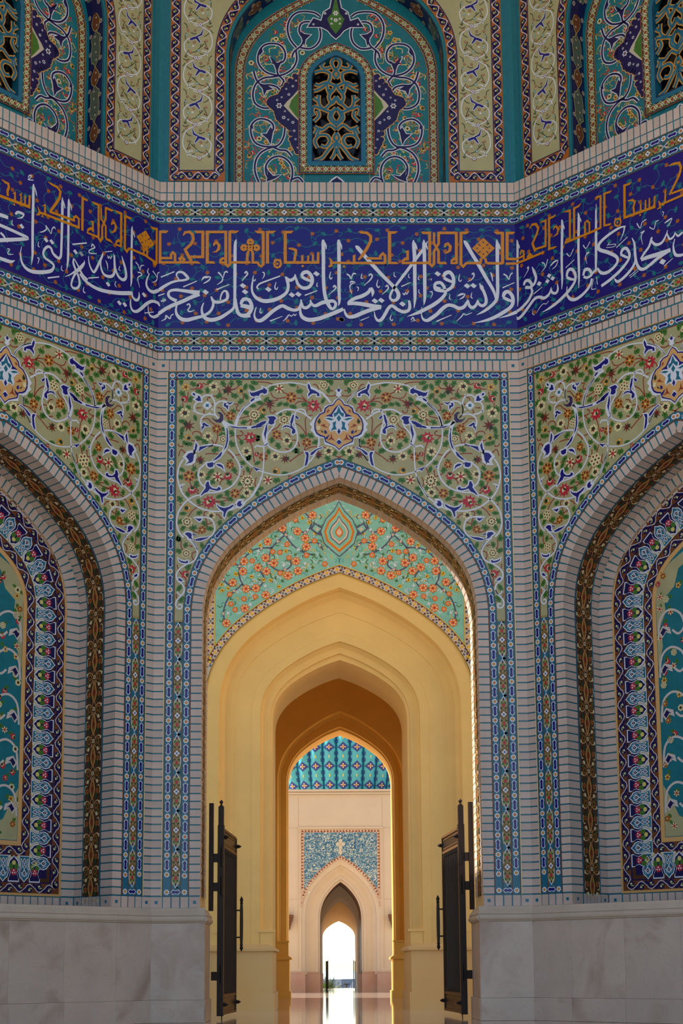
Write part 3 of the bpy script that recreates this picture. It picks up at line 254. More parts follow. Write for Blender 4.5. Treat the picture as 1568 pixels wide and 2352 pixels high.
FR_DIAM={'C':[(-1458,11109,52),(-1425,11009,52),(-2029,11004,52),(-330,11305,52),(-1068,11050,52),(-707,10960,52),(-608,10970,52),(52,10562,52),(52,10559,52),(565,10862,52),(664,10872,52),(987,10813,52),(1536,11307,52),(1985,11108,52),(2084,11113,52)],'L':[(201,11153,45),(622,11098,45),(724,11105,46),(1148,11100,45),(1254,11107,45),(1759,10802,45),(1978,10580,47),(2081,10587,47),(2450,10863,46),(1256,11105,46)],'R':[(-2300,11000,50),(-2108,11064,46),(-2042,10998,46),(-2143,10986,46),(-102,10598,58)]}
FR_POLY={'C':['2252,11902;2428,11726;2244,11544;2073,11725'],'L':['2462,11913;2642,11741;2457,11567;2284,11749'],'R':[]}
FR_DISC={'C':[(-1346,11825,58),(-1250,11730,58),(-1445,11730,58),(-1346,11730,56),(-927,11467,18),(-541,11430,20),(95,11421,20)],'L':[(59,11429,17),(548,11433,17)],'R':[(-836,11459,16),(-443,11432,16),(-46,11441,16)]}
FR_HOLE={'C':[(-1346,11825,14),(-1250,11730,14),(-1445,11730,14),(-1346,11730,14),(-1868,11769,12),(-2399,11525,12),(-1760,11526,12),(1038,11510,12),(1698,11757,12),(1804,11516,12),(2250,11821,14),(2153,11725,14),(2248,11726,14),(2344,11726,14),(2246,11630,14)],'L':[(1843,11766,11),(1416,11523,10),(1954,11525,11),(2461,11831,11),(2361,11731,11),(2463,11736,11),(2559,11734,11),(2456,11638,11)],'R':[]}
# ================================================================ large structure of the iwan
mat('marble', lin(206,188,174), 0.4, 0.08, 1.6, rnd=0.05)
def veins(m):
    n = m.node_tree; b = n.nodes['Principled BSDF']; src = b.inputs['Base Color'].links[0].from_socket
    tc = n.nodes.new('ShaderNodeTexCoord'); oi = n.nodes.new('ShaderNodeObjectInfo'); ad = n.nodes.new('ShaderNodeVectorMath'); ad.operation = 'ADD'; mu = n.nodes.new('ShaderNodeVectorMath'); mu.operation = 'SCALE'; mu.inputs['Scale'].default_value = 7.0
    cx = n.nodes.new('ShaderNodeCombineXYZ')
    for k in range(3): n.links.new(oi.outputs['Random'], cx.inputs[k])
    n.links.new(cx.outputs[0], mu.inputs[0]); n.links.new(tc.outputs['Object'], ad.inputs[0]); n.links.new(mu.outputs[0], ad.inputs[1])
    for sc_, lo, hi, col, dist in ((1.1, .50, .72, lin(150,118,98), 1.5), (3.2, .57, .75, lin(206,196,190), 2.0), (5.0, .485, .50, lin(140,112,96), 3.0)):
        nz = n.nodes.new('ShaderNodeTexNoise'); nz.inputs['Scale'].default_value = sc_; nz.inputs['Detail'].default_value = 6; nz.inputs['Distortion'].default_value = dist
        n.links.new(ad.outputs[0], nz.inputs['Vector']); cr = n.nodes.new('ShaderNodeValToRGB'); e = cr.color_ramp.elements; e[0].position = lo; e[1].position = hi
        e[0].color = (0,0,0,1); e[1].color = (.55,.55,.55,1)
        if sc_ == 5.0: e[1].color = (.25,.25,.25,1); q = e.new(.515); q.color = (0,0,0,1)
        mx = n.nodes.new('ShaderNodeMixRGB'); n.links.new(nz.outputs['Fac'], cr.inputs['Fac']); n.links.new(cr.outputs['Color'], mx.inputs['Fac']); n.links.new(src, mx.inputs['Color1']); mx.inputs['Color2'].default_value = (*col, 1); src = mx.outputs['Color']
    n.links.new(src, b.inputs['Base Color'])
veins(MATS['marble'])
mat('backstone', lin(238,206,150), 0.6, 0.05, 1.5)
mat('cap', lin(206,190,172), 0.4, 0.06, 2.0)
def floor_mat():
    m = bpy.data.materials.new('floor_marble'); m.use_nodes = True; n = m.node_tree; b = n.nodes['Principled BSDF']
    tc = n.nodes.new('ShaderNodeTexCoord'); br = n.nodes.new('ShaderNodeTexBrick'); br.offset = 0.0
    br.inputs['Color1'].default_value = (*lin(214,196,176),1); br.inputs['Color2'].default_value = (*lin(204,186,168),1)
    br.inputs['Mortar'].default_value = (*lin(160,138,120),1); br.inputs['Scale'].default_value = 1.0
    br.inputs['Mortar Size'].default_value = 0.008; br.inputs['Brick Width'].default_value = 0.9; br.inputs['Row Height'].default_value = 0.9
    n.links.new(tc.outputs['Object'], br.inputs['Vector']); n.links.new(br.outputs['Color'], b.inputs['Base Color'])
    b.inputs['Roughness'].default_value = 0.06; b.inputs['Specular IOR Level'].default_value = 0.5
    nz = n.nodes.new('ShaderNodeTexNoise'); nz.inputs['Scale'].default_value = 2.5; bp = n.nodes.new('ShaderNodeBump'); bp.inputs['Strength'].default_value = 0.02
    n.links.new(tc.outputs['Object'], nz.inputs['Vector']); n.links.new(nz.outputs['Fac'], bp.inputs['Height']); n.links.new(bp.outputs['Normal'], b.inputs['Normal'])
    MATS['floor_marble'] = m
floor_mat()
mb = MB(); mb.raw([(-45,-40,0),(45,-40,0),(45,56,0),(-45,56,0),(-45,-40,-0.4),(45,-40,-0.4),(45,56,-0.4),(-45,56,-0.4)], [(0,1,2,3),(4,7,6,5),(0,4,5,1),(1,5,6,2),(2,6,7,3),(3,7,4,0)], 'floor_marble')
struct('floor', mb.mesh('floor'), None, 'polished pale marble floor running through all the arches', 'floor')
ZT = 17.6; RD = 1.10; ND = 0.90
BORD = arch_pts(2.264, 5.863, 2.43, 1.79)             # centre line of the inner star border
OPEN = offset(BORD, -0.226)                            # edge of the brick surround = opening
def down(path, z): return [(path[0][0], z)] + path[1:-1] + [(path[-1][0], z)]
OPENB = offset(BORD, -0.218)
for w in 'CLR':
    mb = MB()
    if w == 'C': arch_solid(mb, down(OPENB, 0.0), 2.80, 12.828, 0, -RD, 'joint', 'backstone')
    else: arch_solid(mb, down(OPENB, 1.60), 2.80, 12.828, 0, -ND, 'joint', 'joint'); 
    o = struct('wall_'+SIDE[w], mb.mesh('wall_'+SIDE[w]), FRAME[w], 'tiled iwan wall %s' % WHERE[w], 'wall')
    if w != 'C':
        mb = MB(); mb.box(-2.8, 2.8, 0, 12.82, -ND-0.004, -ND-0.35, 'joint')
        obj('niche_back', mb.mesh('niche_back'), o)
# outer returns of the iwan and its vault (out of view, they shade the tile work)
ex = CW+2*CW*KS*S2; ey = D0-2*CW*KS*S2
mat('stone', lin(214,196,170), 0.6, 0.06, 2)
for sgn, nm in ((-1, 'wall_left_return'), (1, 'wall_right_return')):
    mb = MB(); x0, x1 = sorted((sgn*ex, sgn*(ex+1.0)))
    mb.raw([(x0,ey-8.5,0),(x1,ey-8.5,0),(x1,ey+1,0),(x0,ey+1,0),(x0,ey-8.5,ZT+4),(x1,ey-8.5,ZT+4),(x1,ey+1,ZT+4),(x0,ey+1,ZT+4)], [(0,1,2,3),(4,7,6,5),(0,4,5,1),(1,5,6,2),(2,6,7,3),(3,7,4,0)], 'stone')
    struct(nm, mb.mesh(nm), None, 'outer return of the iwan beside the side wall', 'wall')
mb = MB(); rim = [(-ex-1, ey-8.5), (-ex-1, ey), (-CW-0.6, D0+0.6), (CW+0.6, D0+0.6), (ex+1, ey), (ex+1, ey-8.5)]
vv = []; 
for k, (sc, z) in enumerate(((1.0, ZT-0.02), (0.86, ZT+2.2), (0.55, ZT+3.8), (0.02, ZT+4.6))):
    vv += [(x*sc, (y-(ey-8.5))*sc+(ey-8.5), z) for x, y in rim]
ff = [(k*6+i, k*6+i+1, (k+1)*6+i+1, (k+1)*6+i) for k in range(3) for i in range(5)]
mb.raw(vv, ff, 'stone'); struct('ceiling', mb.mesh('ceiling'), None, 'half dome closing the iwan above the tiled walls', 'ceiling')
# ---------------------------------------------------------------- marble plinth, slab by slab
PROF = [(0.02,1.62),(0.035,1.585),(0.075,1.535),(0.082,1.515),(0.07,1.505),(0.09,1.485),(0.097,1.46),(0.09,1.435),(0.07,1.425),(0.062,1.41),(0.05,1.405)]
def extrude_prof(prof, u0, u1, n_in, k, zb):
    m = MB(); P = [(n_in, prof[0][1])]+list(prof)+[(n_in, zb)] if prof else []
    L = len(P); vs = [(u, -n, z) for u in (u0, u1) for n, z in P]
    fs = [tuple(range(L)), tuple(range(2*L-1, L-1, -1))] + [(i, (i+1) % L, L+(i+1) % L, L+i) for i in range(L)]
    m.raw(vs, fs, k); return m
def slab_run(parent, u0, u1, cuts, M4=None):
    xs = [u0]+[c for c in cuts if u0 < c < u1]+[u1]; g = 0.0012
    for a, b in zip(xs[:-1], xs[1:]):
        for nm, z0, z1, n, k in (('slab', 0.318, 1.405, 0.05, 'marble'), ('base_slab', 0.0, 0.320, 0.078, 'marble')):
            m = MB(); c = 0.002; e = 0.006
            # bevelled block
            m.box(a+g, b-g, z0+0.002, z1-0.002, n-c, -0.05, k)
            q = [(a+g, z0+0.002), (b-g, z0+0.002), (b-g, z1-0.002), (a+g, z1-0.002)]; q2 = [(a+g+e, z0+e), (b-g-e, z0+e), (b-g-e, z1-e), (a+g+e, z1-e)]
            bb = len(m.v); m.v += [(x, -(n-c), z) for x, z in q]+[(x, -n, z) for x, z in q2]
            for i in range(4): m.face([bb+i, bb+(i+1) % 4, bb+4+(i+1) % 4, bb+4+i], k)
            m.face([bb+4, bb+5, bb+6, bb+7], k)
            obj(nm, m.mesh(nm), parent, M4)
        obj('coping', extrude_prof(PROF, a+0.001, b-0.001, -0.05, 'cap', 1.40).mesh('coping'), parent, M4)
for w in 'LR':
    pl = empty('baseboard_'+SIDE[w], FRAME[w]); tag(pl, 'marble plinth of plain slabs below the %s tiled wall' % SIDE[w], 'plinth', kind='structure')
    slab_run(pl, -2.80, 2.80, [-2.05, -1.15, -0.25, 0.65, 1.55, 2.45] if w == 'R' else [-2.4, -1.5, -0.6, 0.3, 1.2, 2.1])
pl = empty('baseboard_back', FRAME['C']); tag(pl, 'marble plinth returning into the open doorway on both sides', 'plinth', kind='structure')
for sgn in (-1, 1):
    a, b = sorted((sgn*1.965, sgn*2.80)); slab_run(pl, a, b, [])
    # return along the jamb
    J = Matrix.Translation((sgn*2.03, 0, 0)) @ Matrix.Rotation(-sgn*pi/2, 4, 'Z')
    if sgn < 0: slab_run(pl, -0.05, RD+0.10, [0.6], Matrix.Translation((-2.03, 0, 0)) @ Matrix.Rotation(pi/2, 4, 'Z'))
    else: slab_run(pl, -RD-0.10, 0.05, [-0.6], Matrix.Translation((2.03, 0, 0)) @ Matrix.Rotation(-pi/2, 4, 'Z'))
# ================================================================ glazed bricks with teal joints
BOX = {}
def box_mesh(nm, du, dv, n0, n1, k='brick', inset=None):
    key = (nm, round(du,4), round(dv,4), n0, n1, k, inset)
    if key not in BOX:
        m = MB(); m.box(-du/2, du/2, -dv/2, dv/2, n0, n1, k)
        if inset: m.box(-inset/2, inset/2, -inset/2, inset/2, n0+0.0015, n0-0.01, 'teal')
        BOX[key] = m.mesh(nm)
    return BOX[key]
NB = 0.007; CO = 0.1143
def brick_trim(w, label, depth=0.0):
    t = empty(trim_name(), FRAME[w]); tag(t, label, 'brickwork', kind='structure'); return t
def courses(t, u0, u1, z0, z1, n1=-0.02, n0=NB):
    k = int(round((z1-z0)/CO)); st = (z1-z0)/k
    for i in range(k): obj('brick', box_mesh('brick', u1-u0, st-0.021, n0, n1), t, place((u0+u1)/2, z0+(i+0.5)*st))
def row(t, u0, u1, z0, z1, n, n0=NB, skip=None):
    st = (u1-u0)/n
    for i in range(n): obj('brick', box_mesh('brick', st-0.019, z1-z0, n0, round(n0-0.03, 4)), t, place(u0+(i+0.5)*st, (z0+z1)/2))
def ring(t, path, width, n0, n1, skip_low=None):
    L = plen(path); k = int(round(L/CO)); st = L/k
    for (u, v, a) in walk(path, st, st/2)[:k]: obj('brick', box_mesh('brick', st-0.021, width, n0, n1), t, place(u, v, a))
SURR = offset(BORD, -0.145)
for w in 'CLR':
    s = SIDE[w]
    t = brick_trim(w, 'beige glazed brick courses filling both corners of the %s wall' % s)
    for sg in (-1, 1):
        a, b = sorted((sg*2.582, sg*2.752)); courses(t, a, b, 1.79, 9.727)
        obj('corner_tile', box_mesh('corner_tile', 0.165, 0.155, NB, -0.02, 'brick', 0.045), t, place(sg*2.668, 1.70))
        obj('corner_tile', box_mesh('corner_tile', 0.175, 0.170, NB, -0.02, 'brick', 0.045), t, place(sg*2.662, 9.820))
        obj('corner_tile', box_mesh('corner_tile', 0.155, 0.155, NB, -0.02, 'brick', 0.045), t, place(sg*2.118, 1.70))
        for i in range(3): obj('brick', box_mesh('brick', 0.108, 0.155, NB, -0.02), t, place(sg*(2.265+i*0.127), 1.70))
    t = brick_trim(w, 'beige brick surround following the pointed arch of the %s wall' % s)
    ring(t, SURR, 0.160, NB, -0.27)
    t = brick_trim(w, 'double row of upright beige bricks under the inscription of the %s wall' % s)
    row(t, -2.574, 2.574, 9.739, 9.899, 46); row(t, -2.752, 2.752, 9.923, 10.030, 49)
    t = brick_trim(w, 'double row of upright beige bricks above the inscription of the %s wall' % s)
    row(t, -2.752, 2.752, 12.512, 12.632, 49); row(t, -2.752, 2.752, 12.650, 12.822, 49)
    t = brick_trim(w, 'inner beige brick courses of the arch reveal in the %s wall' % s)
    if w == 'C': ring(t, offset(BORD, -0.205), 0.040, -0.78, -1.095)
    else:
        ring(t, offset(BORD, -0.205), 0.040, -0.72, -0.895)
        ring(t, offset(BORD, -0.345), 0.235, -0.892, -0.92)
# ================================================================ star-and-cartouche borders
def cart_pts(L, H, e=0.0, half=0):
    a = L/2; P = [(-a+e,0),(-a+0.018,H*0.55),(-a+0.014,H*0.8),(-a+0.030,H*0.78),(-a+0.042,H),(-a+0.054,H*0.72)]
    P = [(-a,0),(-a+0.022,H*0.45),(-a+0.018,H*0.85),(-a+0.034,H*0.82),(-a+0.046,H*1.15),(-a+0.058,H*0.78)]
    top = P + [(-x, y) for x, y in P[::-1]]; return top + [(x, -y) for x, y in top[::-1][1:-1]]
def cart_mesh(L=0.186, half=0):
    m = MB(); H = 0.036
    w = cart_pts(L, H); b = [(x*0.86, y*0.66) for x, y in w]
    if half:
        w = [(min(x*half, 0.0)*half if False else (x if x*half <= 0 else 0.0), y) for x, y in w]; b = [((x if x*half <= 0 else 0.0), y) for x, y in b]
    m.poly(w, 0.0, 'white'); m.poly(b, 0.0012, 'cobalt'); return m.mesh('cartouche_tile')
CART = cart_mesh(); CARTS = cart_mesh(0.155); CH = {1: cart_mesh(0.186, 1), -1: cart_mesh(0.186, -1)}
def star_mesh(k):
    m = MB(); m.star(0, 0, 0.045, 0.034, 8, 0.0, 'white', pi/8); m.disc(0, 0, 0.0225, 0.0012, k, 10); return m.mesh('star_tile')
STAR = [star_mesh('orange'), star_mesh('yellow')]
NBD = 0.016
def border_ground(mb, path, hw=0.060, n=0.010):
    band(mb, offset(path, hw), offset(path, -hw), n, 'teal')
    for d, k in ((hw-0.004, 'line'), (-hw+0.004, 'brown')): band(mb, offset(path, d+0.008), offset(path, d-0.006), n+0.002, k)
def put(t, me, nm, u, v, a=0.0, n=NBD): return obj(nm, me, t, place(u, v, a, n))
def path_sides(path, dist):
    """point at arc distance from the apex on the right (+) or left (-) side"""
for w in 'CLR':
    s = SIDE[w]
    # --- frame: rectangle outside, arch inside
    mb = MB(); X = 2.520
    fr = [(X, 1.79), (X, 9.658), (-X, 9.658), (-X, 1.79)]
    for sg in (-1, 1):
        mb.poly([(sg*2.460, 1.79), (sg*2.580, 1.79), (sg*2.580, 9.718), (sg*2.460, 9.718)], 0.010, 'teal')
        for x, k, hw in ((2.456, 'brown', 0.008), (2.578, 'line', 0.009), (2.596, 'cream', 0.006)): mb.poly([(sg*(x-hw), 1.79), (sg*(x+hw), 1.79), (sg*(x+hw), 9.72), (sg*(x-hw), 9.72)], 0.013, k)
    mb.poly([(-2.46, 9.598), (2.46, 9.598), (2.46, 9.718), (-2.46, 9.718)], 0.010, 'teal')
    for z, k, hw in ((9.596, 'brown', 0.008), (9.716, 'line', 0.008), (9.730, 'peach', 0.006)): mb.poly([(-2.58, z-hw), (2.58, z-hw), (2.58, z+hw), (-2.58, z+hw)], 0.013, k)
    t = struct(trim_name(), mb.mesh('frame_border'), FRAME[w], 'rectangular star and cartouche tile border framing the %s spandrel' % s, 'tile border')
    for k in range(-8, 9): put(t, STAR[abs(k) % 2], 'star_tile', k*0.2808, 9.658)
    for k in range(-8, 8): put(t, CART, 'cartouche_tile', (k+0.5)*0.2808, 9.658)
    for sg in (-1, 1):
        put(t, CARTS, 'cartouche_tile', sg*2.382, 9.658); put(t, STAR[0], 'star_tile', sg*X, 9.658)
        z = 9.658; k = 0
        while z > 2.0:
            st = 0.249 if k == 0 else 0.2812
            (put(t, CARTS if k == 0 else CART, 'cartouche_tile', sg*X, z-st/2, pi/2) if z-st/2 > 1.97 else None); z -= st; k += 1
            if z > 1.96: put(t, STAR[k % 2], 'star_tile', sg*X, z)
    # --- inner border along the arch
    mb = MB(); border_ground(mb, BORD)
    t = struct(trim_name(), mb.mesh('arch_border'), FRAME[w], 'star and cartouche tile border bent along the %s pointed arch' % s, 'tile border')
    half = BORD[len(BORD)//2:]                      # apex -> left foot
    L = plen(half)
    for sg in (-1, 1):
        q = [(abs(x)*sg, y) for x, y in half]
        for k, (u, v, a) in enumerate(walk(q, 0.2812, 0.247)): put(t, STAR[k % 2], 'star_tile', u, v, a) if v > 1.96 else None
        for k, (u, v, a) in enumerate(walk(q, 0.2812, 0.1064)): put(t, CART if k else CARTS, 'cartouche_tile', u, v, a) if v > 1.97 else None
    # closing cartouche at the foot
    mb = MB()
    for sg in (-1, 1): mb.poly([(sg*2.33, 1.79), (sg*2.46, 1.79), (sg*2.46, 1.90), (sg*2.33, 1.90)], 0.010, 'teal')
    f2 = obj('foot_strip', mb.mesh('foot_strip'), t)
    for sg in (-1, 1):
        put(t, CARTS, 'cartouche_tile', sg*2.392, 1.845)
        for x in (2.52, 2.264): put(t, STAR[1], 'star_tile', sg*x, 1.845)
# ================================================================ lattice strips with tulips
def lattice_mesh(L, H):
    m = MB(); h = H/2; a = L/2
    m.poly([(-a, -h), (a, -h), (a, h), (-a, h)], 0.0, 'khaki')
    for sx in (-1, 1):
        m.poly([(sx*a, -h), (sx*a, h), (sx*(a-0.06), h)], 0.001, 'teal') ; m.poly([(sx*a, -h), (sx*(a-0.06), -h), (sx*a, h*0.1)], 0.001, 'teal')
        for sy in (-1, 1):
            m.stroke(smooth([(0, sy*h*0.95), (sx*0.08, sy*h*0.35), (sx*0.12, sy*h*0.25)], 3), 0.002, 'brown', 0.008)
            m.stroke(smooth([(sx*0.05, sy*h*0.98), (sx*0.16, sy*h*0.92), (sx*(a-0.06), sy*h*0.42), (sx*(a-0.005), 0)], 4), 0.003, 'white', 0.010)
            m.poly([(sx*0.075, sy*h*0.35), (sx*0.105, sy*h*0.45), (sx*0.11, sy*h*0.85), (sx*0.085, sy*h*0.75)], 0.003, 'dgreen')
            m.disc(sx*0.175, sy*h*0.5, 0.020, 0.003, 'green', 8)
        m.poly([(sx*0.10, 0), (sx*0.145, 0.026), (sx*0.172, 0.0), (sx*0.145, -0.026)], 0.004, 'red')
        m.poly([(sx*0.20, 0), (sx*0.225, 0.013), (sx*0.25, 0), (sx*0.225, -0.013)], 0.004, 'navy')
    m.poly([(0, h*0.98), (0.075, 0), (0, -h*0.98), (-0.075, 0)], 0.0025, 'brown'); m.poly([(0, h*0.8), (0.058, 0), (0, -h*0.8), (-0.058, 0)], 0.003, 'khaki')
    for sx, sy in ((1,0),(-1,0),(0,1),(0,-1)): m.disc(sx*0.026, sy*0.026, 0.017, 0.004, 'white', 8)
    m.disc(0, 0, 0.012, 0.005, 'cobalt', 8)
    return m.mesh('tulip_tile')
LATH = lattice_mesh(0.575, 0.128); LATV = lattice_mesh(0.56, 0.118)
for w in 'CLR':
    s = SIDE[w]
    for zl, nm in ((10.0925, 'below'), (12.186, 'above')):
        # two star rows with the tulip row between
        z0, z1, z2, z3 = (10.034, 10.151, 10.280, 10.412) if nm == 'below' else (12.122, 12.254, 12.379, 12.506)
        mb = MB(); mb.poly([(-2.752, z0), (2.752, z0), (2.752, z3), (-2.752, z3)], 0.010, 'teal')
        for z, k, hw in ((z0+0.006, 'brown', 0.006), (z1, 'line', 0.008), (z2, 'line', 0.008), (z3-0.008, 'line', 0.010)): mb.poly([(-2.752, z-hw), (2.752, z-hw), (2.752, z+hw), (-2.752, z+hw)], 0.015, k)
        t = struct(trim_name(), mb.mesh('frieze_border'), FRAME[w], 'triple tile border of stars and tulips just %s the %s inscription' % (nm, s), 'tile border')
        for z in ((z0+z1)/2, (z2+z3)/2-0.006):
            for k in range(-9, 10): put(t, STAR[0], 'star_tile', k*0.289, z)
            for k in range(-9, 9): put(t, CART, 'cartouche_tile', (k+0.5)*0.289, z)
            for sg in (-1, 1): put(t, CH[sg], 'cartouche_tile', sg*2.748, z)
        for k in range(-5, 5): put(t, LATH, 'tulip_tile', (k+0.5)*0.55, (z1+z2)/2, 0, 0.012)
    t = empty(trim_name(), FRAME[w]); tag(t, 'upright tulip lattice strips between the two borders of the %s wall' % s, 'tile strip', kind='structure')
    for sg in (-1, 1):
        for k in range(7): put(t, LATV, 'tulip_tile', sg*2.394, 2.17+0.56*(k+0.02), pi/2, 0.010)
        mb = MB(); mb.poly([(sg*2.335, 1.89), (sg*2.453, 1.89), (sg*2.453, 5.86), (sg*2.335, 5.86)], 0.009, 'khaki'); obj('strip_ground', mb.mesh('strip_ground'), t)
# ================================================================ flowers, leaves and scrolls of the spandrels
def flower_mesh(k):
    m = MB()
    def petals(n, r, pr, mt, lay, rot=0, el=1.0):
        for i in range(n):
            a = rot+2*pi*i/n; c, s_ = math.cos(a), math.sin(a)
            P = []
            for j in range(8):
                x = pr*el*math.cos(2*pi*j/8); y = pr*math.sin(2*pi*j/8); P.append(((r+x)*c-y*s_, (r+x)*s_+y*c))
            m.poly(P, lay, mt)
    if k == 'Y': m.star(0,0,1.0,0.80,9,0,'orange'); petals(6,.58,.17,'umber',.0012,.3,1.4); m.disc(0,0,.2,.0012,'lemon',8)
    elif k == 'y': petals(5,.6,.36,'yellow',0,.3); petals(5,.62,.2,'lemon',.0012,.3); m.disc(0,0,.3,.0014,'brown',8)
    elif k == 'c': petals(6,.58,.40,'cream',0,.2,1.1); m.disc(0,0,.5,.0004,'cream',8); petals(6,.6,.13,'maroon',.0014,.2,1.5); m.disc(0,0,.17,.0014,'dgreen',8)
    elif k == 'R': m.star(0,0,1.05,.62,9,0,'red',.2); m.disc(0,0,.66,.0006,'red',12); m.poly([(-.45,.05),(-.1,.42),(.1,.42),(-.05,.1),(.4,.3),(.45,.1),(-.05,-.15)],.0014,'cream'); m.disc(.2,0,.24,.002,'dgreen',8); m.disc(.35,.0,.12,.0026,'cream',6)
    elif k == 'r': m.star(0,0,1.0,.72,7,0,'red'); m.poly([(-.5,-.5),(0,-.1),(.55,-.45),(.4,.2),(0,.1),(-.3,.1)],.0014,'cream'); m.disc(.1,-.45,.38,.002,'dgreen',8)
    elif k == 'k': petals(7,.62,.36,'cream',0,.1); m.disc(0,0,.6,.0005,'cream',10); petals(5,.4,.12,'maroon',.0014,.4); m.disc(.05,-.05,.40,.002,'dgreen',8); m.disc(-.12,.15,.22,.0026,'maroon',7)
    elif k == 'm': m.star(0,0,1.05,.38,8,0,'brown',.3); m.star(.05,0,.6,.25,7,.0012,'maroon',.1); m.disc(-.3,-.35,.3,.002,'dgreen',7)
    elif k == 'o': m.star(0,0,1.0,.75,6,0,'yellow'); m.poly([(-.4,-.2),(.5,-.4),(.45,.2),(0,.1)],.0014,'cream'); m.disc(-.15,.2,.5,.002,'dgreen',7)
    elif k == 'x': m.star(0,0,1.0,.5,6,0,'maroon'); petals(6,.62,.2,'cream',.0012,pi/6,1.9); m.disc(0,0,.35,.0014,'red',8)
    return m.mesh('flower')
FL = {k: flower_mesh(k) for k in 'YycRrkmox'}
def leaf_mesh(v):
    m = MB()
    P = [[(-.9,-.1),(-.5,.55),(-.25,.35),(.1,.85),(.35,.4),(.95,.35),(.7,-.05),(.95,-.5),(.3,-.4),(-.05,-.85),(-.3,-.45)],
         [(-1,0),(-.5,.5),(0,.55),(.6,.45),(1.05,0),(.6,-.4),(0,-.5),(-.5,-.4)],
         [(-.95,.1),(-.6,.6),(-.1,.45),(.3,.8),(.55,.3),(1,.1),(.6,-.3),(.4,-.75),(-.1,-.5),(-.6,-.6)]][v]
    m.poly(P, 0, 'green'); m.poly([(-.35,0),(0,.16),(.3,.04),(0,-.16)], .0012, 'dgreen'); return m.mesh('leaf')
LF = [leaf_mesh(i) for i in range(3)]
def mir(P, sg): return [(p[0]*sg,)+tuple(p[1:]) for p in P]
vm = MB(); sm = MB(); md = MB(); BL = []
for sg in (1, -1):
    for P, w_ in SP_VINES: vm.stroke(mir(smooth(pts(P), 4), sg), 0.0165 if sg > 0 else 0.0166, 'white', w_*0.00112)
    for P, w_ in SP_LEAVES:
        p = mir(pts(P), sg); l = MB(); cu = sum(x for x, y in p)/len(p); cv = sum(y for x, y in p)/len(p); p = [(x-cu, y-cv) for x, y in p]
        l.stroke(p, 0.0, 'white', 2*w_*0.001, True); l.poly(p, 0.0008, 'white'); l.poly(p, 0.0016, 'cobalt'); BL.append((l.mesh('arabesque_leaf'), cu, cv))
    for P in SP_STEMS: sm.stroke(mir(smooth(pts(P), 3), sg), 0.0135, 'rust', 0.015)
    for q in (pts(P)[-1] for P in SP_STEMS): sm.disc(q[0]*sg, q[1], 0.014, 0.0137, 'rust', 7)
c0 = pts('-1988,9191')[0]
for sg in (1, -1):
    vm.star(sg*-1990.0*0.001, 9.181, 0.075, 0.058, 4, 0.0170, 'white', 0.0); vm.star(sg*-1.99, 9.181, 0.034, 0.02, 4, 0.0185, 'teal', pi/4)
    cr = pts('-1842,9073;-1792,9073;-1749,9029;-1749,8952;-1783,8908;-1851,8917;-1902,8960;-1919,9004;-1885,8960;-1826,8952;-1792,8986;-1800,9038')
    vm.poly(mir(cr, sg), 0.0190, 'navy')
    vm.stroke(mir([(-1.80,9.05),(-1.765,9.01),(-1.77,8.95),(-1.82,8.925),(-1.88,8.945)], sg), 0.0198, 'violet', 0.012)
KEY = {'w':'white','b':'cobalt','p':'peach','t':'teal','r':'rust','g':'dgreen','c':'cream'}
for i, (k, P) in enumerate(SP_MEDAL):
    p = pts(P); full = p + [(-x, y) for x, y in p[::-1]] if abs(p[0][0]) < 0.012 else None
    ax = 0.0
    if full:
        p2 = [((x if abs(x) > 0.012 else 0.0), y) for x, y in p]
        full = p2 + [(-x, y) for x, y in p2[::-1] if abs(x) > 1e-6]; md.poly(full, 0.018+0.0008*i, KEY[k])
    else:
        for sg in (1, -1): md.poly(mir(p, sg), 0.018+0.0008*i, KEY[k])
VM, SMM, MD = vm.mesh('scroll'), sm.mesh('stem'), md.mesh('medallion')
OUTB = offset(BORD, 0.064)
def spandrel_ground():
    m = MB(); seg = [p for p in OUTB[:len(OUTB)//2+1] if p[1] > 5.85]
    seg = [(seg[0][0], 5.85)] + seg
    for sg in (1, -1):
        for a, b in zip(seg[:-1], seg[1:]):
            if b[1]-a[1] > 1e-6: m.poly([(sg*a[0], a[1]), (sg*2.452, a[1]), (sg*2.452, b[1]), (sg*b[0], b[1])], 0.011, 'olive')
    ap = seg[-1][1]; m.poly([(-2.452, ap), (2.452, ap), (2.452, 9.592), (-2.452, 9.592)], 0.011, 'olive'); return m.mesh('spandrel')
SPG = spandrel_ground(); rg = random.Random(3)
LEAFP = [(x, y, rg.uniform(0, 2*pi), rg.uniform(0.054, 0.068), rg.randrange(3)) for x, y in pts(SP_GREEN)]
FLP = []
for f in SP_FLOW:
    a = f.split(','); FLP.append((a[0], float(a[1])*.001, float(a[2])*.001, float(a[3])*.001, rg.uniform(0, 2*pi)))
for w in 'CLR':
    t = struct(trim_name(), SPG, FRAME[w], 'olive spandrel panel with white scrolls and flowers above the %s arch' % SIDE[w], 'tile panel')
    tag(obj('scroll', VM, t), 'white scrolling vine'); tag(obj('stem', SMM, t), 'thin rust stems', kind='stuff'); tag(obj('medallion', MD, t), 'peach and turquoise medallion')
    for me, u, v in BL: obj('arabesque_leaf', me, t, place(u, v, 0, 0.0185))
    for sg in (1, -1):
        for k, u, v, r, a in FLP: obj('flower', FL[k], t, place(u*sg, v, a*sg, 0.015) @ Matrix.Diagonal((r*1.08, 1, r*1.08, 1)))
        for u, v, a, r, i in LEAFP: obj('leaf', LF[i], t, place(u*sg, v, a*sg, 0.0142) @ Matrix.Diagonal((r*sg, 1, r, 1)))
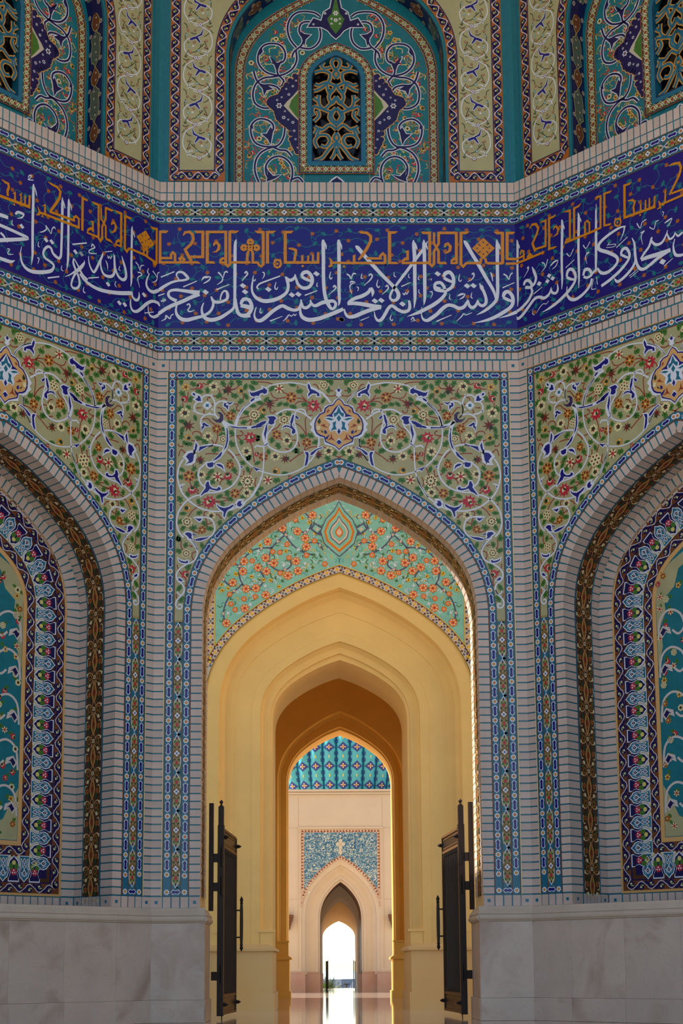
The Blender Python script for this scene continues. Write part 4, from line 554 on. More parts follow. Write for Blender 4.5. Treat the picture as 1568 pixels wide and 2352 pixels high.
# ================================================================ inscription frieze
def vine_net(mb, u0, u1, v0, v1, rg, n):
    """thin turquoise tendrils with leaves and orange blossoms behind the lettering"""
    nu = int((u1-u0)/0.205); nv = int((v1-v0)/0.205); G = {}
    for i in range(nu+1):
        for j in range(nv+1): G[i, j] = (u0+(i+0.5)*(u1-u0)/(nu+1)+rg.uniform(-.06, .06), v0+(j+0.5)*(v1-v0)/(nv+1)+rg.uniform(-.06, .06))
    for (i, j), p in G.items():
        for d in ((1, 0), (0, 1), (1, 1)):
            q = G.get((i+d[0], j+d[1]))
            if q and rg.random() < (0.62, 0.45, 0.16)[(d[0]+2*d[1])-1]:
                mx, my = (p[0]+q[0])/2, (p[1]+q[1])/2; k = rg.choice((-1, 1))*rg.uniform(0.15, 0.32); mx += -(q[1]-p[1])*k; my += (q[0]-p[0])*k
                mb.stroke(smooth([p, (mx, my), q], 4), n, 'teal', 0.011)
                if rg.random() < 0.5: mb.stroke(smooth([(mx, my), (mx+rg.uniform(-.05,.05), my+rg.uniform(-.05,.05)), (mx+rg.uniform(-.07,.07), my+rg.uniform(-.07,.07))], 3), n, 'teal', 0.012)
        a = rg.uniform(0, pi)
        if (i+j) % 2: mb.star(p[0], p[1], 0.037, 0.027, 5, n+0.0012, 'rust2', a)
        else: mb.poly([(p[0]+math.cos(a+t)*r, p[1]+math.sin(a+t)*r) for t, r in ((0,.055),(.7,.032),(1.6,.030),(2.6,.036),(3.14,.05),(3.8,.034),(4.7,.03),(5.5,.034))], n+0.0012, 'turq')
mat('rust2', lin(176,98,36), 0.35)
for w in 'CLR':
    mb = MB(); mb.poly([(-2.752, 10.412), (2.752, 10.412), (2.752, 12.122), (-2.752, 12.122)], 0.010, 'cobalt')
    t = struct(trim_name(), mb.mesh('frieze'), FRAME[w], 'deep blue inscription frieze with white and gold Arabic lettering on the %s wall' % SIDE[w], 'inscription')
    v = MB(); vine_net(v, -2.74, 2.74, 10.43, 12.10, random.Random(11+ord(w)), 0.0125)
    tag(obj('tendril', v.mesh('tendril'), t), 'turquoise tendrils with orange blossoms', kind='stuff')
    for i, s_ in enumerate(FR_GOLD[w]):
        m = MB(); p = pts(s_); m.stroke(p, 0.0175+0.0001*(i % 9), 'gold'); obj('kufic_letter', m.mesh('kufic_letter'), t)
    for s_ in FR_POLY[w]: m = MB(); m.poly(pts(s_), 0.0178, 'gold'); obj('kufic_letter', m.mesh('kufic_letter'), t)
    for (u, vv_, r) in FR_DISC[w]: m = MB(); m.disc(0, 0, r*.001, 0, 'gold', 14); obj('kufic_letter', m.mesh('kufic_letter'), t, place(u*.001, vv_*.001, 0, 0.0182))
    hm = MB()
    for (u, vv_, r) in FR_HOLE[w]: hm.poly([(u*.001+r*.001*a, vv_*.001+r*.001*b) for a, b in ((1,0),(0,1),(-1,0),(0,-1))], 0.0195, 'navy')
    for s_ in FR_SLIT[w]: hm.stroke(pts(s_), 0.0195, 'navy')
    if hm.v: obj('letter_cutout', hm.mesh('letter_cutout'), t)
    for i, s_ in enumerate(FR_WHITE[w]):
        m = MB(); p = smooth(pts(s_), 5); m.stroke(p, 0.0155+0.00008*(i % 12), 'white')
        obj('thuluth_letter', m.mesh('thuluth_letter'), t)
    for (u, vv_, r) in FR_DIAM[w]:
        m = MB(); r *= .001; m.poly([(-r*.98, r*.05), (-.15*r, r*.85), (r*.98, -.05*r), (.15*r, -r*.85)], 0, 'white'); obj('thuluth_dot', m.mesh('thuluth_dot'), t, place(u*.001, vv_*.001, 0, 0.0158))
# ================================================================ reveals: floral bands on the arch soffits
def reveal_mat(u, v, a, depth, lift):
    """frame on the soffit: x along the arch, z into the wall, -y towards the opening"""
    tu, tv = math.cos(a), math.sin(a)
    return Matrix(((tu, tv, 0, u-tv*lift), (0, 0, 1, depth), (tv, -tu, 0, v+tu*lift), (0, 0, 0, 1)))
def motif_a():
    m = MB()   # amber lozenge with cream outline and green leaves
    m.poly([(-.16,0),(-.07,.055),(0,.075),(.09,.05),(.19,0),(.09,-.05),(0,-.075),(-.07,-.055)], 0, 'peach')
    m.poly([(-.14,0),(-.06,.04),(0,.058),(.08,.036),(.16,0),(.08,-.036),(0,-.058),(-.06,-.04)], .0012, 'amber')
    m.poly([(-.08,0),(-.03,.02),(.02,.03),(.07,0),(.02,-.03),(-.03,-.02)], .0024, 'maroon')
    m.disc(-.06, 0, .018, .003, 'green', 6); m.disc(.09, 0, .015, .003, 'dgreen', 6)
    for s in (-1, 1):
        m.poly([(-.15,s*.09),(-.10,s*.15),(-.03,s*.16),(.03,s*.12),(-.02,s*.10),(-.08,s*.08)], 0, 'dgreen')
        m.stroke(smooth([(-.20,s*.05),(-.16,s*.12),(-.18,s*.17),(-.20,s*.19)], 3), .0012, 'peach', .012)
        m.disc(-.185, s*.195, .022, .0014, 'cream', 7); m.stroke(smooth([(-.06,s*.19),(.0,s*.205),(.06,s*.18),(.05,s*.14)],3), .0012, 'cream', .013); m.star(-.02, s*.135, .05, .03, 6, .0008, 'amber'); m.disc(-.02, s*.135, .02, .002, 'rust', 6)
        m.stroke(smooth([(.19,s*.02),(.14,s*.09),(.10,s*.15),(.14,s*.19)], 3), .0012, 'peach', .010); m.disc(.12, s*.125, .030, .0016, 'cream', 7)
    return m.mesh('floral_motif')
def motif_b():
    m = MB()
    m.disc(0, 0, .032, .0014, 'cream', 8); m.disc(0, 0, .016, .0026, 'violet', 6)
    for s in (-1, 1):
        m.star(0.0, s*.115, .062, .040, 7, 0, 'amber'); m.disc(0, s*.115, .03, .0014, 'dgreen', 7)
        m.stroke(smooth([(-.10,s*.03),(-.03,s*.05),(0,s*.02),(.03,s*.05),(.10,s*.03)], 3), .001, 'peach', .009)
        m.stroke(smooth([(.03,s*.19),(.07,s*.17),(.075,s*.13)], 3), .0012, 'cream', .012); m.disc(.03, s*.195, .014, .0014, 'cream', 6)
        m.poly([(-.03,s*.17),(-.08,s*.19),(-.07,s*.14)], .001, 'green')
    return m.mesh('floral_motif')
mat('amber', lin(172,104,32), 0.35)
MA, MBm = motif_a(), motif_b()
for w in 'CLR':
    d0, d1 = (0.28, 0.77) if w == 'C' else (0.28, 0.71)
    path = offset(BORD, -0.221); mb = MB(); sweep(mb, path, -d0, -d1, 'umber')
    for a, b, k, l in ((d0, d0+.022, 'teal', -.224), (d1-.022, d1, 'teal', -.224), (d0+.022, d0+.032, 'brown', -.223), (d1-.032, d1-.022, 'brown', -.223)): sweep(mb, offset(BORD, l), -a, -b, k)
    t = struct(trim_name(), mb.mesh('soffit_band'), FRAME[w], 'dark floral tile band lining the arch reveal of the %s wall' % SIDE[w], 'tile band')
    half = path[len(path)//2:]; dm = (d0+d1)/2; sc = (d1-d0-.06)/.42
    for sg in (-1, 1):
        q = [(x if sg < 0 else -x, y) for x, y in half]
        for k, (u, v, a) in enumerate(walk(q, 0.2365, 0.12)):
            if v < 1.87: continue
            if sg < 0: m4 = reveal_mat(u, v, a, dm, 0.008)
            else: m4 = reveal_mat(u, v, a+pi, dm, 0.008)
            obj('floral_motif', (MA, MBm)[k % 2], t, m4 @ Matrix.Diagonal((1, 1, sc, 1)))
# ================================================================ blind niches: the carpet-like tile panel
def cpath(w_, zb):
    p = arch_pts(w_, 5.9, 1.97-1.183*(1.80-w_), None); return [(w_, zb)] + p + [(-w_, zb)]
def ringband(mb, wo, wi, zo, zi, n, k):
    a = cpath(wo, zo); b = cpath(wi, zi); band(mb, a, b, n, k); mb.poly([(-wo, zo), (wo, zo), (wi, zi), (-wi, zi)], n, k)
def closed_walk(w_, zb, step):
    p = cpath(w_, zb); L = plen(p); k = int(round(L/step)); out = walk(p, L/k, L/k/2)[:k]
    Lb = 2*w_; kb = int(round(Lb/step)); out2 = [(-w_+(i+0.5)*Lb/kb, zb, 0.0) for i in range(kb)]; return out, out2
def vine_tile(ground, bud, L=0.17, H=0.14):
    ms = []
    for s in (1, -1):
        m = MB(); h = H/2
        m.disc(-L*.12, -s*h*.2, h*.80, 0, 'navy', 9); m.disc(L*.38, s*h*.45, h*.5, 0, 'navy', 7); m.disc(-L*.42, s*h*.55, h*.34, .0003, ground, 7)
        m.stroke(smooth([(-L/2, s*h*.1), (-L*.3, s*h*.62), (0, s*h*.72), (L*.25, s*h*.35), (L/2, -s*h*.1)], 3), .0016, 'white', .010)
        m.stroke([(0, s*h*.72), (-.012, s*h*.95)], .0016, 'white', .009)
        m.poly([(-L*.25,-s*h*.5),(-L*.05,-s*h*.62),(L*.02,-s*h*.2),(L*.16,-s*h*.1),(L*.06,s*h*.12),(-L*.12,s*h*.05),(-L*.18,-s*h*.2)], .0018, bud)
        m.disc(-L*.04, -s*h*.15, .014, .0026, 'green', 6); ms.append(m.mesh('vine_tile'))
    return ms
VT = vine_tile('brown', 'cream'); VO = vine_tile('rust2', 'lemon', 0.135, 0.14)
def palmette(kind):
    m = MB(); s = 1.0
    out = [(0,.19),(.035,.15),(.075,.12),(.095,.06),(.085,0),(.06,-.06),(.075,-.11),(.095,-.14),(.095,-.185)]
    P = out + [(-x, y) for x, y in out[::-1]]
    if kind == 0:
        m.poly(P, 0, 'white'); m.poly([(x*.86, y*.92-.004) for x, y in P], .0012, 'teal')
        for yy, r in ((.06,.045),(-.03,.030),(-.11,.036)):
            m.poly([(0,yy+r*1.3),(r,yy),(0,yy-r*1.3),(-r,yy)], .0024, 'white'); m.poly([(0,yy+r*.8),(r*.55,yy),(0,yy-r*.8),(-r*.55,yy)], .0034, 'navy'); m.disc(0,yy,r*.22,.0042,'lemon',6)
        for sx in (-1, 1):
            m.stroke(smooth([(sx*.07,-.15),(sx*.03,-.06),(sx*.065,.02),(sx*.03,.11)],3),.0026,'white',.008); m.disc(sx*.05,-.135,.013,.003,'lemon',6); m.disc(sx*.055,.03,.012,.003,'rust',6)
    else:
        Q = [(x, -y) for x, y in out]; Q = Q + [(-x, y) for x, y in Q[::-1]]
        m.poly([(x*.98, y) for x, y in P], 0, 'white'); m.poly([(x*.84, y*.9) for x, y in P], .0012, 'navy')
        m.disc(0, .085, .034, .0024, 'lemon', 8)
        for sx in (-1, 1): m.disc(sx*.045, .03, .038, .0022, 'green', 8, .048); m.disc(sx*.07, .175, .017, .003, 'cream', 7)
        m.star(0, -.045, .058, .044, 7, .003, 'red')
        for a in range(3): m.disc(.022*math.cos(a*2.1+1.57), -.045+.022*math.sin(a*2.1+1.57), .013, .004, 'white', 6)
    return m.mesh('palmette_tile')
PALM = [palmette(0), palmette(1)]
for w in 'LR':
    s = SIDE[w]; n0 = -ND+0.004
    mb = MB()
    ringband(mb, 1.80, 1.765, 1.79, 1.825, n0+.004, 'peach'); ringband(mb, 1.765, 1.625, 1.825, 1.965, n0, 'brown'); ringband(mb, 1.625, 1.61, 1.965, 1.98, n0+.002, 'navy')
    ringband(mb, 1.61, 1.245, 1.98, 2.33, n0, 'navy'); ringband(mb, 1.245, 1.23, 2.33, 2.345, n0+.002, 'umber'); ringband(mb, 1.23, 1.09, 2.345, 2.485, n0, 'brown'); ringband(mb, 1.09, 1.025, 2.485, 2.55, n0+.004, 'peach')
    band(mb, cpath(1.03, 2.545), [(0.001*(1 if p[0] > 0 else -1), max(2.545, min(p[1], 6.5))) for p in cpath(1.03, 2.545)], n0, 'turq')
    ringband(mb, 1.60, 1.545, 1.985, 2.04, n0+.0005, 'umber')
    for sg in (-1, 1):   # cream backing for the palmettes, inner half
        pass
    ringband(mb, 1.40, 1.245, 2.19, 2.33, n0+.0005, 'cream2')
    t = struct(trim_name(), mb.mesh('niche_panel'), FRAME[w], 'carpet-like arched tile panel set in the blind niche of the %s wall' % s, 'tile panel')
    for wc, zb in ((1.695, 1.895), (1.16, 2.415)):
        A, Bq = closed_walk(wc, zb, 0.17)
        for k, (u, v, a) in enumerate(A+Bq): obj('vine_tile', VT[k % 2], t, place(u, v, a, n0+.003))
    A, Bq = closed_walk(1.425, 2.16, 0.182)
    for k, (u, v, a) in enumerate(A):
        obj('palmette_tile', PALM[k % 2], t, place(u, v, a+(pi if k % 2 == 0 else 0), n0+.004+.001*(k % 2)))
    for k, (u, v, a) in enumerate(Bq): obj('palmette_tile', PALM[k % 2], t, place(u, v, pi if k % 2 == 0 else 0, n0+.004))
    # inner field: olive corner leaves, white scrolls and flowers
    fm = MB(); rg = random.Random(21)
    for sg in (-1, 1):
        fm.poly(mir([(1.02,5.0),(.93,5.3),(.96,5.6),(.86,5.8),(.88,6.0),(.7,6.15),(.62,6.4),(.45,6.5),(.45,6.68),(.78,6.5),(.96,6.3),(1.02,6.05)], sg), n0+.002, 'olive')
        fm.poly(mir([(1.02,2.56),(.55,2.56),(.6,2.75),(.78,2.85),(.9,3.1),(1.02,3.3)], sg), n0+.002, 'olive')
        for z in (2.9, 3.55, 4.2, 4.85, 5.4):
            fm.stroke(mir(smooth([(1.0,z),(.96,z+.3),(.80,z+.42),(.62,z+.34),(.56,z+.15),(.66,z+.05),(.76,z+.12)],4), sg), n0+.005, 'white2', .034)
            fm.poly(mir([(.93,z+.02),(.87,z+.1),(.78,z+.06),(.80,z+.16),(.92,z+.2),(.99,z+.1)], sg), n0+.006, 'white2'); fm.poly(mir([(.92,z+.05),(.87,z+.12),(.83,z+.11),(.91,z+.17),(.96,z+.1)], sg), n0+.0072, 'navy')
    tag(obj('field_scroll', fm.mesh('field_scroll'), t), 'white scrolls on the turquoise field')
    for i in range(86):
        sg = -1 if i % 2 else 1; z = 2.62+ (i//2)*0.088 + rg.uniform(-.02, .02); u = sg*rg.choice((rg.uniform(.84,.99), rg.uniform(.45,.82)))
        obj('flower', FL[rg.choice('YycRrkx')], t, place(u, z, rg.uniform(0, 6), n0+.004) @ Matrix.Diagonal((.052, 1, .052, 1)))
        obj('leaf', LF[rg.randrange(3)], t, place(u+rg.uniform(-.07,.07), z+rg.uniform(.03,.07), rg.uniform(0, 6), n0+.0035) @ Matrix.Diagonal((.042, 1, .042, 1)))
    b = brick_trim(w, 'row of small upright bricks under the niche panel of the %s wall' % s)
    row(b, -1.79, 1.79, 1.625, 1.775, 28, -ND+0.008)
    for sg in (-1, 1):
        obj('corner_tile', box_mesh('corner_tile', 0.215, 0.155, -ND+0.008, -ND-0.02, 'brick', 0.045), b, place(sg*1.915, 1.70))
        # foot of the jamb, turned into the reveal
        for d0, d1, ins in ((0.005, .255, .045), (.29,.36,None), (.375,.445,None), (.46,.53,None), (.545,.615,None), (.63,.70,None), (.72, .885, .045)):
            m4 = Matrix.Translation((sg*2.045, (d0+d1)/2, 1.70)) @ Matrix.Rotation(-sg*pi/2, 4, 'Z')
            obj('corner_tile' if ins else 'brick', box_mesh('jamb_tile', d1-d0-.006, .155, .010, -.02, 'brick', ins), b, m4)
# ================================================================ upper storey: window niches above the inscription
NU = -0.12; NBK = -0.50
UOPEN = arch_pts(1.70, 14.98, 1.83, 12.83); UB_O = arch_pts(1.63, 14.95, 1.58, 12.83); UB_I = arch_pts(1.475, 14.87, 1.545, 12.83); UB_M = arch_pts(1.552, 14.91, 1.5625, 12.83)
def upper_field():
    """outer panel: border and olive ground between the corner and the arch"""
    m = MB(); orng = 'rust2'
    pa = offset(UOPEN, 0.055); pb = offset(UOPEN, 0.215); band(m, pa, pb, NU+.008, orng)
    band(m, offset(UOPEN, 0.050), offset(UOPEN, 0.064), NU+.012, 'amber'); band(m, offset(UOPEN, 0.207), offset(UOPEN, 0.222), NU+.012, 'navy')
    for sg in (-1, 1):
        m.poly(mir([(2.465,12.91),(2.625,12.91),(2.625,ZT-.1),(2.465,ZT-.1)], sg), NU+.008, orng)
        m.poly(mir([(1.75,12.91),(2.625,12.91),(2.625,13.08),(1.75,13.08)], sg), NU+.009, orng)
        for x in (2.62, 2.468): m.poly(mir([(x-.007,12.91),(x+.007,12.91),(x+.007,ZT-.1),(x-.007,ZT-.1)], sg), NU+.012, 'amber' if x > 2.5 else 'navy')
        m.poly(mir([(1.75,12.905),(2.625,12.905),(2.625,12.92),(1.75,12.92)], sg), NU+.012, 'amber'); m.poly(mir([(1.75,13.075),(2.47,13.075),(2.47,13.09),(1.75,13.09)], sg), NU+.012, 'navy')
        seg = [p for p in pb[:len(pb)//2+1] if p[1] >= 12.9]; seg = [(seg[0][0], 13.085)]+[p for p in seg if p[1] > 13.1]
        for a, b in zip(seg[:-1], seg[1:]):
            if b[1]-a[1] > 1e-6: m.poly(mir([a, (2.463, a[1]), (2.463, b[1]), b], sg), NU+.007, 'olive')
        m.poly(mir([(2.69,12.84),(2.72,12.84),(2.72,ZT-.1),(2.69,ZT-.1)], sg), NU+.006, 'teal')
    return m.mesh('upper_panel')
def strip_scroll():
    """white S-shaped vine with cobalt leaves climbing the olive strip, one period of 0.50 m"""
    m = MB(); f = lambda s_: [((float(x)-353)/5.84*.0065, (500-float(y))/5.84*.0074) for x, y in (q.split(',') for q in s_.split())]
    for s_ in ("320,500 230,460 170,400 158,310 200,250 240,232", "320,500 420,470 500,420 550,330 550,230 510,140 430,90 330,60 290,45", "490,470 470,420 430,405 405,410"):
        m.stroke(smooth(f(s_), 4), 0, 'white', .016)
    lf = f("230,240 290,215 320,210 390,170 410,130 430,85 420,150 410,190 350,215 390,290 380,300 320,240 250,265")
    m.stroke(lf, .0012, 'white', .016, True); m.poly(lf, .0024, 'cobalt')
    for x, y in ((158,310),(550,330),(540,200),(175,400)): p = f('%d,%d' % (x, y))[0]; m.star(p[0], p[1], .02, .007, 3, .001, 'white', x)
    p = f('320,500')[0]; m.star(*p, .045, .03, 6, .003, 'rust'); m.star(*p, .035, .022, 6, .004, 'white'); m.disc(*p, .012, .005, 'turq', 6)
    for x, y, k in ((285,340,'white'),(475,270,'rust'),(210,125,'rust'),(310,125,'maroon'),(360,400,'sky'),(220,345,'sky'),(400,330,'dgreen'),(245,430,'rust'),(470,360,'maroon'),(190,190,'sky'),(500,100,'rust'),(300,290,'rust')):
        p = f('%d,%d' % (x, y))[0]; m.star(*p, .024, .016, 5, .002, k); m.disc(*p, .009, .003, 'cream', 6)
    for s_ in ("175,260 170,200 190,160", "440,270 470,330 485,385", "440,205 480,190 510,160", "230,300 200,280", "230,390 190,440 175,490", "270,425 320,415 370,370 440,310", "150,20 190,50 195,100", "530,120 570,165", "250,150 300,175 330,160", "470,60 520,80 560,60", "160,470 190,490 200,460", "380,440 430,455", "440,360 500,380"):
        m.stroke(smooth(f(s_), 3), .001, 'dgreen', .010)
    return m.mesh('vine_scroll')
VS = strip_scroll(); UPM = upper_field()
WIN = arch_pts(0.383, 14.86, 0.42, 13.46)
def win_paths(d): 
    p = offset(WIN, d); z = 13.46-d; return [(p[0][0], z)]+p[1:-1]+[(p[-1][0], z)]
def back_field():
    m = MB(); n = NBK+.004
    wp = win_paths(.0); band(m, UB_O, wp, n, 'turq'); m.poly([(-1.63, 12.83), (1.63, 12.83), (wp[0][0], wp[0][1]), (-wp[0][0], wp[0][1])], n, 'turq')
    band(m, UB_O, UB_I, n+.004, 'khaki2'); band(m, UB_O, offset(UB_O, -.014), n+.007, 'amber'); band(m, offset(UB_I, .014), UB_I, n+.007, 'amber'); band(m, offset(UB_I, .03), offset(UB_I, .018), n+.007, 'navy'); band(m, offset(UB_O, -.018), offset(UB_O, -.03), n+.007, 'navy')
    return m.mesh('window_field')
mat('khaki2', lin(120,104,58), 0.4)
fz = lambda x, y: ((x-832)/3.125*.00655, 15.300+(395-y)/3.125*.00757)
def F2(s_): return [fz(*map(float, q.split(','))) for q in s_.split()]
ZS = ["260,1340 215,1240 215,1160 250,1100 310,1065 390,1040 430,980 440,910","470,1340 495,1260 490,1190 450,1140 390,1120 330,1140 295,1190 300,1250 330,1290","380,1050 280,1050 210,1020 180,950 190,890 240,855 300,860 345,890 350,930 320,970","340,775 270,775 210,740 195,670 220,600 280,560 360,550 440,530 500,490 530,430 525,360","405,660 380,625 320,610 260,610 220,570 200,510","400,545 300,520 240,460 235,390 270,330 330,310 400,320 440,370 435,430 390,455 340,450","530,340 480,280 460,200 480,130 530,85 600,75 670,85 710,110","560,340 640,345 700,300 715,230 690,170 620,150 565,165 550,220 580,270","340,1050 400,1075 450,1080 490,1120","380,470 385,530 430,580 410,620","590,260 570,320 510,370 495,410","480,1290 540,1270 580,1310"]
ZL = ["320,400 340,440 380,455 420,430 400,470 380,520 360,470","260,960 300,960 330,910 350,940 340,990 330,1040 310,1000","560,220 590,240 640,245 600,280 590,330 575,290","290,1180 310,1220 350,1260 410,1250 360,1280 300,1300 310,1250","210,570 250,600 300,610 350,640 300,650 280,690 270,640","260,330 240,360 245,400 270,370","190,880 170,910 200,930"]
def back_scroll():
    m = MB(); n = NBK+.010
    for sg in (1, -1):
        for i, s_ in enumerate(ZS):
            p = mir(smooth(F2(s_), 4), sg); m.stroke(p, n+.0002*i, 'white', .058); m.stroke(p, n+.006, 'navy', .030)
        for s_ in ZL:
            p = mir(F2(s_), sg); m.stroke(p, n+.003, 'white', .030, True); m.poly(p, n+.007, 'navy')
        # navy brackets beside the window and the crest above it
        p = mir(F2("546,520 480,580 430,640 400,690 340,710 320,745 370,790 390,850 440,890 480,920 490,1000 520,1060 546,1110"), sg)
        m.stroke(p, n+.0085, 'peach', .03); m.poly(p, n+.008, 'navy'); [(m.disc(q[0], q[1], .062, n+.0075, 'peach', 9), m.disc(q[0], q[1], .046, n+.0088, 'navy', 9)) for q in smooth(p, 2)[1:-1]]; m.poly(mir(F2("546,640 500,690 455,730 430,760 500,830 546,870"), sg), n+.009, 'cream2'); m.poly(mir(F2("546,660 490,720 470,770 510,820 546,860"), sg), n+.010, 'green')
        for x, y, r in ((395,760,.055),(430,845,.036),(500,880,.03),(470,680,.028),(500,620,.025),(510,940,.025),(380,720,.022),(440,800,.02),(465,860,.02),(520,1000,.022),(525,580,.02),(450,640,.02),(415,700,.02),(535,1060,.018)):
            c = fz(x, y); m.star(c[0]*sg, c[1], r, r*.6, 6, n+.011, 'white'); m.disc(c[0]*sg, c[1], r*.45, n+.012, 'navy', 7); m.disc(c[0]*sg, c[1], r*.2, n+.013, 'orange', 6)
    h = F2("832,275 800,250 770,215 720,190 615,190 660,125 720,145 740,80 790,50 800,0 815,-60 832,-90"); full = h+[(-x, y) for x, y in h[::-1][1:-1]]
    m.stroke(full, n+.0085, 'white', .03, True); m.poly(full, n+.009, 'navy')
    h = F2("832,240 790,190 765,130 800,90 815,30 832,-60"); m.poly(h+[(-x, y) for x, y in h[::-1][1:-1]], n+.010, 'green')
    for x, y, r in ((832,88,.05),(832,140,.04),(800,130,.022),(800,165,.022),(750,90,.025),(660,170,.022)):
        for sg in ((1, -1) if x != 832 else (1,)):
            c = fz(x, y); m.star(c[0]*sg, c[1], r, r*.65, 6, n+.011, 'white'); m.disc(c[0]*sg, c[1], r*.4, n+.012, 'khaki', 6)
    h = F2("770,1344 780,1310 800,1290 832,1270"); m.stroke(h+[(-x, y) for x, y in h[::-1]], n+.008, 'white', .05); m.poly(h+[(-x, y) for x, y in h[::-1]], n+.009, 'navy')
    return m.mesh('scroll')
def window_frame():
    m = MB(); n = NBK+.03
    def rb(o, i, k, nn):
        a, b = win_paths(o), win_paths(i); band(m, a, b, nn, k); m.poly([(-a[0][0], a[0][1]), a[0], b[0], (-b[0][0], b[0][1])], nn, k)
    rb(.225, .205, 'rust2', n); rb(.205, .085, 'khaki2', n-.002); rb(.215, .20, 'navy', n+.001); rb(.095, .08, 'navy', n+.001); rb(.085, .012, 'teal', n+.004); rb(.012, 0, 'navy', n+.004)
    sweep(m, win_paths(.0), n+.004, n-.16, 'teal'); a = win_paths(0); m.box(-a[0][0], a[0][0], a[0][1]-.01, a[0][1], n, n-.16, 'teal')
    return m.mesh('window_frame')
def star_chain(H=.11, L=.115):
    m = MB(); h = H/2
    for s in (1, -1): m.stroke(smooth([(-L/2, s*h*.7), (0, -s*h*.7), (L/2, s*h*.7)], 3), .001, 'cream', .010)
    m.star(0, 0, .022, .012, 4, .002, 'red'); m.disc(L/2, 0, .018, .0015, 'white', 6); m.disc(-L/2, 0, .012, .002, 'green', 6)
    for s in (-1, 1): m.disc(0, s*h*.8, .015, .001, 'green', 6); m.disc(L/4, s*h*.9, .009, .001, 'white', 5)
    return m.mesh('chain_tile')
SCH = star_chain(.115, .115); SCB = star_chain(.15, .15)
GR = ["832,410 800,440 812,480 832,500","832,500 810,530 832,560","665,520 720,505 780,520 785,560 760,600 700,640 660,650","832,620 790,600 750,590 700,610 670,600","832,600 812,640 775,690 800,740 832,700","700,680 700,745 740,780 790,740 832,690","660,760 740,785 790,800 832,770","832,770 795,830 832,885","660,870 700,830 690,790","832,930 780,895 720,930 665,905","690,1060 668,1010 700,970 760,970 782,1010 750,1050 712,1040","832,1020 800,1040 760,1085 720,1130 665,1150","832,950 812,990 832,1020 812,1060","760,600 775,660 800,640","740,440 720,470 745,490 790,480","660,700 690,720 700,680","665,960 690,920 720,930","790,1140 812,1110 832,1060","665,830 650,790 665,760","790,800 780,850 832,900","700,930 680,990"]
def grille():
    m = MB(); n = NBK+.005
    for sg in (1, -1):
        for i, s_ in enumerate(GR):
            p = mir(smooth(F2(s_), 4), sg); m.stroke(p, n+.0003*i, 'goldl', .072); m.stroke(p, n+.008, 'teal', .034)
    return m.mesh('grille')
BF, BS, WF, GM = back_field(), back_scroll(), window_frame(), grille()
def cart_panel(v):
    m = MB(); P = [[(-.30,0),(-.22,.04),(-.20,.09),(-.05,.115),(.10,.09),(.2,.11),(.26,.04),(.32,0)],[(-.16,0),(-.1,.07),(0,.1),(.08,.06),(.16,0)]][v]
    full = P+[(x, -y) for x, y in P[::-1][1:-1]]; m.stroke(full, 0, 'lemon', .016, True); m.poly(full, .001, ('sage2', 'brown')[v])
    for x in ((-.18,-.05,.1,.22) if v == 0 else (-.06,.06)): m.star(x, .02*((x*50) % 3-1), .026, .012, 5, .002, 'cream2', x*9); m.disc(x+.03, -.03, .014, .002, 'maroon', 6)
    return m.mesh('cartouche_panel')
mat('sage2', lin(84,104,92), 0.4)
CPN = [cart_panel(0), cart_panel(1)]
def rosette():
    m = MB(); m.star(0, 0, .042, .028, 7, 0, 'cream2'); m.disc(0, 0, .022, .001, 'violet', 7); m.disc(0, 0, .009, .002, 'lemon', 6); return m.mesh('rosette')
RO = rosette()
def sprigs():
    m = MB(); rg = random.Random(8)
    for i in range(330):
        z = rg.uniform(12.9, 16.2); u = rg.uniform(.55, 1.44); 
        if z > 14.9 and u > 1.44*(1-((z-14.9)/1.6)**1.6): continue
        if abs(z-14.3) < .55 and u < 1.0-abs(z-14.3)*.6: continue
        a = rg.uniform(0, 6); L = rg.uniform(.04, .08); k = rg.choice(('khaki', 'khaki', 'lemon', 'rust2', 'red'))
        for sg in (1, -1): m.stroke(mir(smooth([(u, z), (u+L*math.cos(a), z+L*math.sin(a)), (u+L*1.7*math.cos(a+.8), z+L*1.7*math.sin(a+.8))], 3), sg), NBK+.0062, k, .013); m.disc(u*sg+L*1.7*math.cos(a+.8)*sg, z+L*1.7*math.sin(a+.8), .016, NBK+.0066, k, 6)
    return m.mesh('sprig')
SPRIG = sprigs()
nw = 0
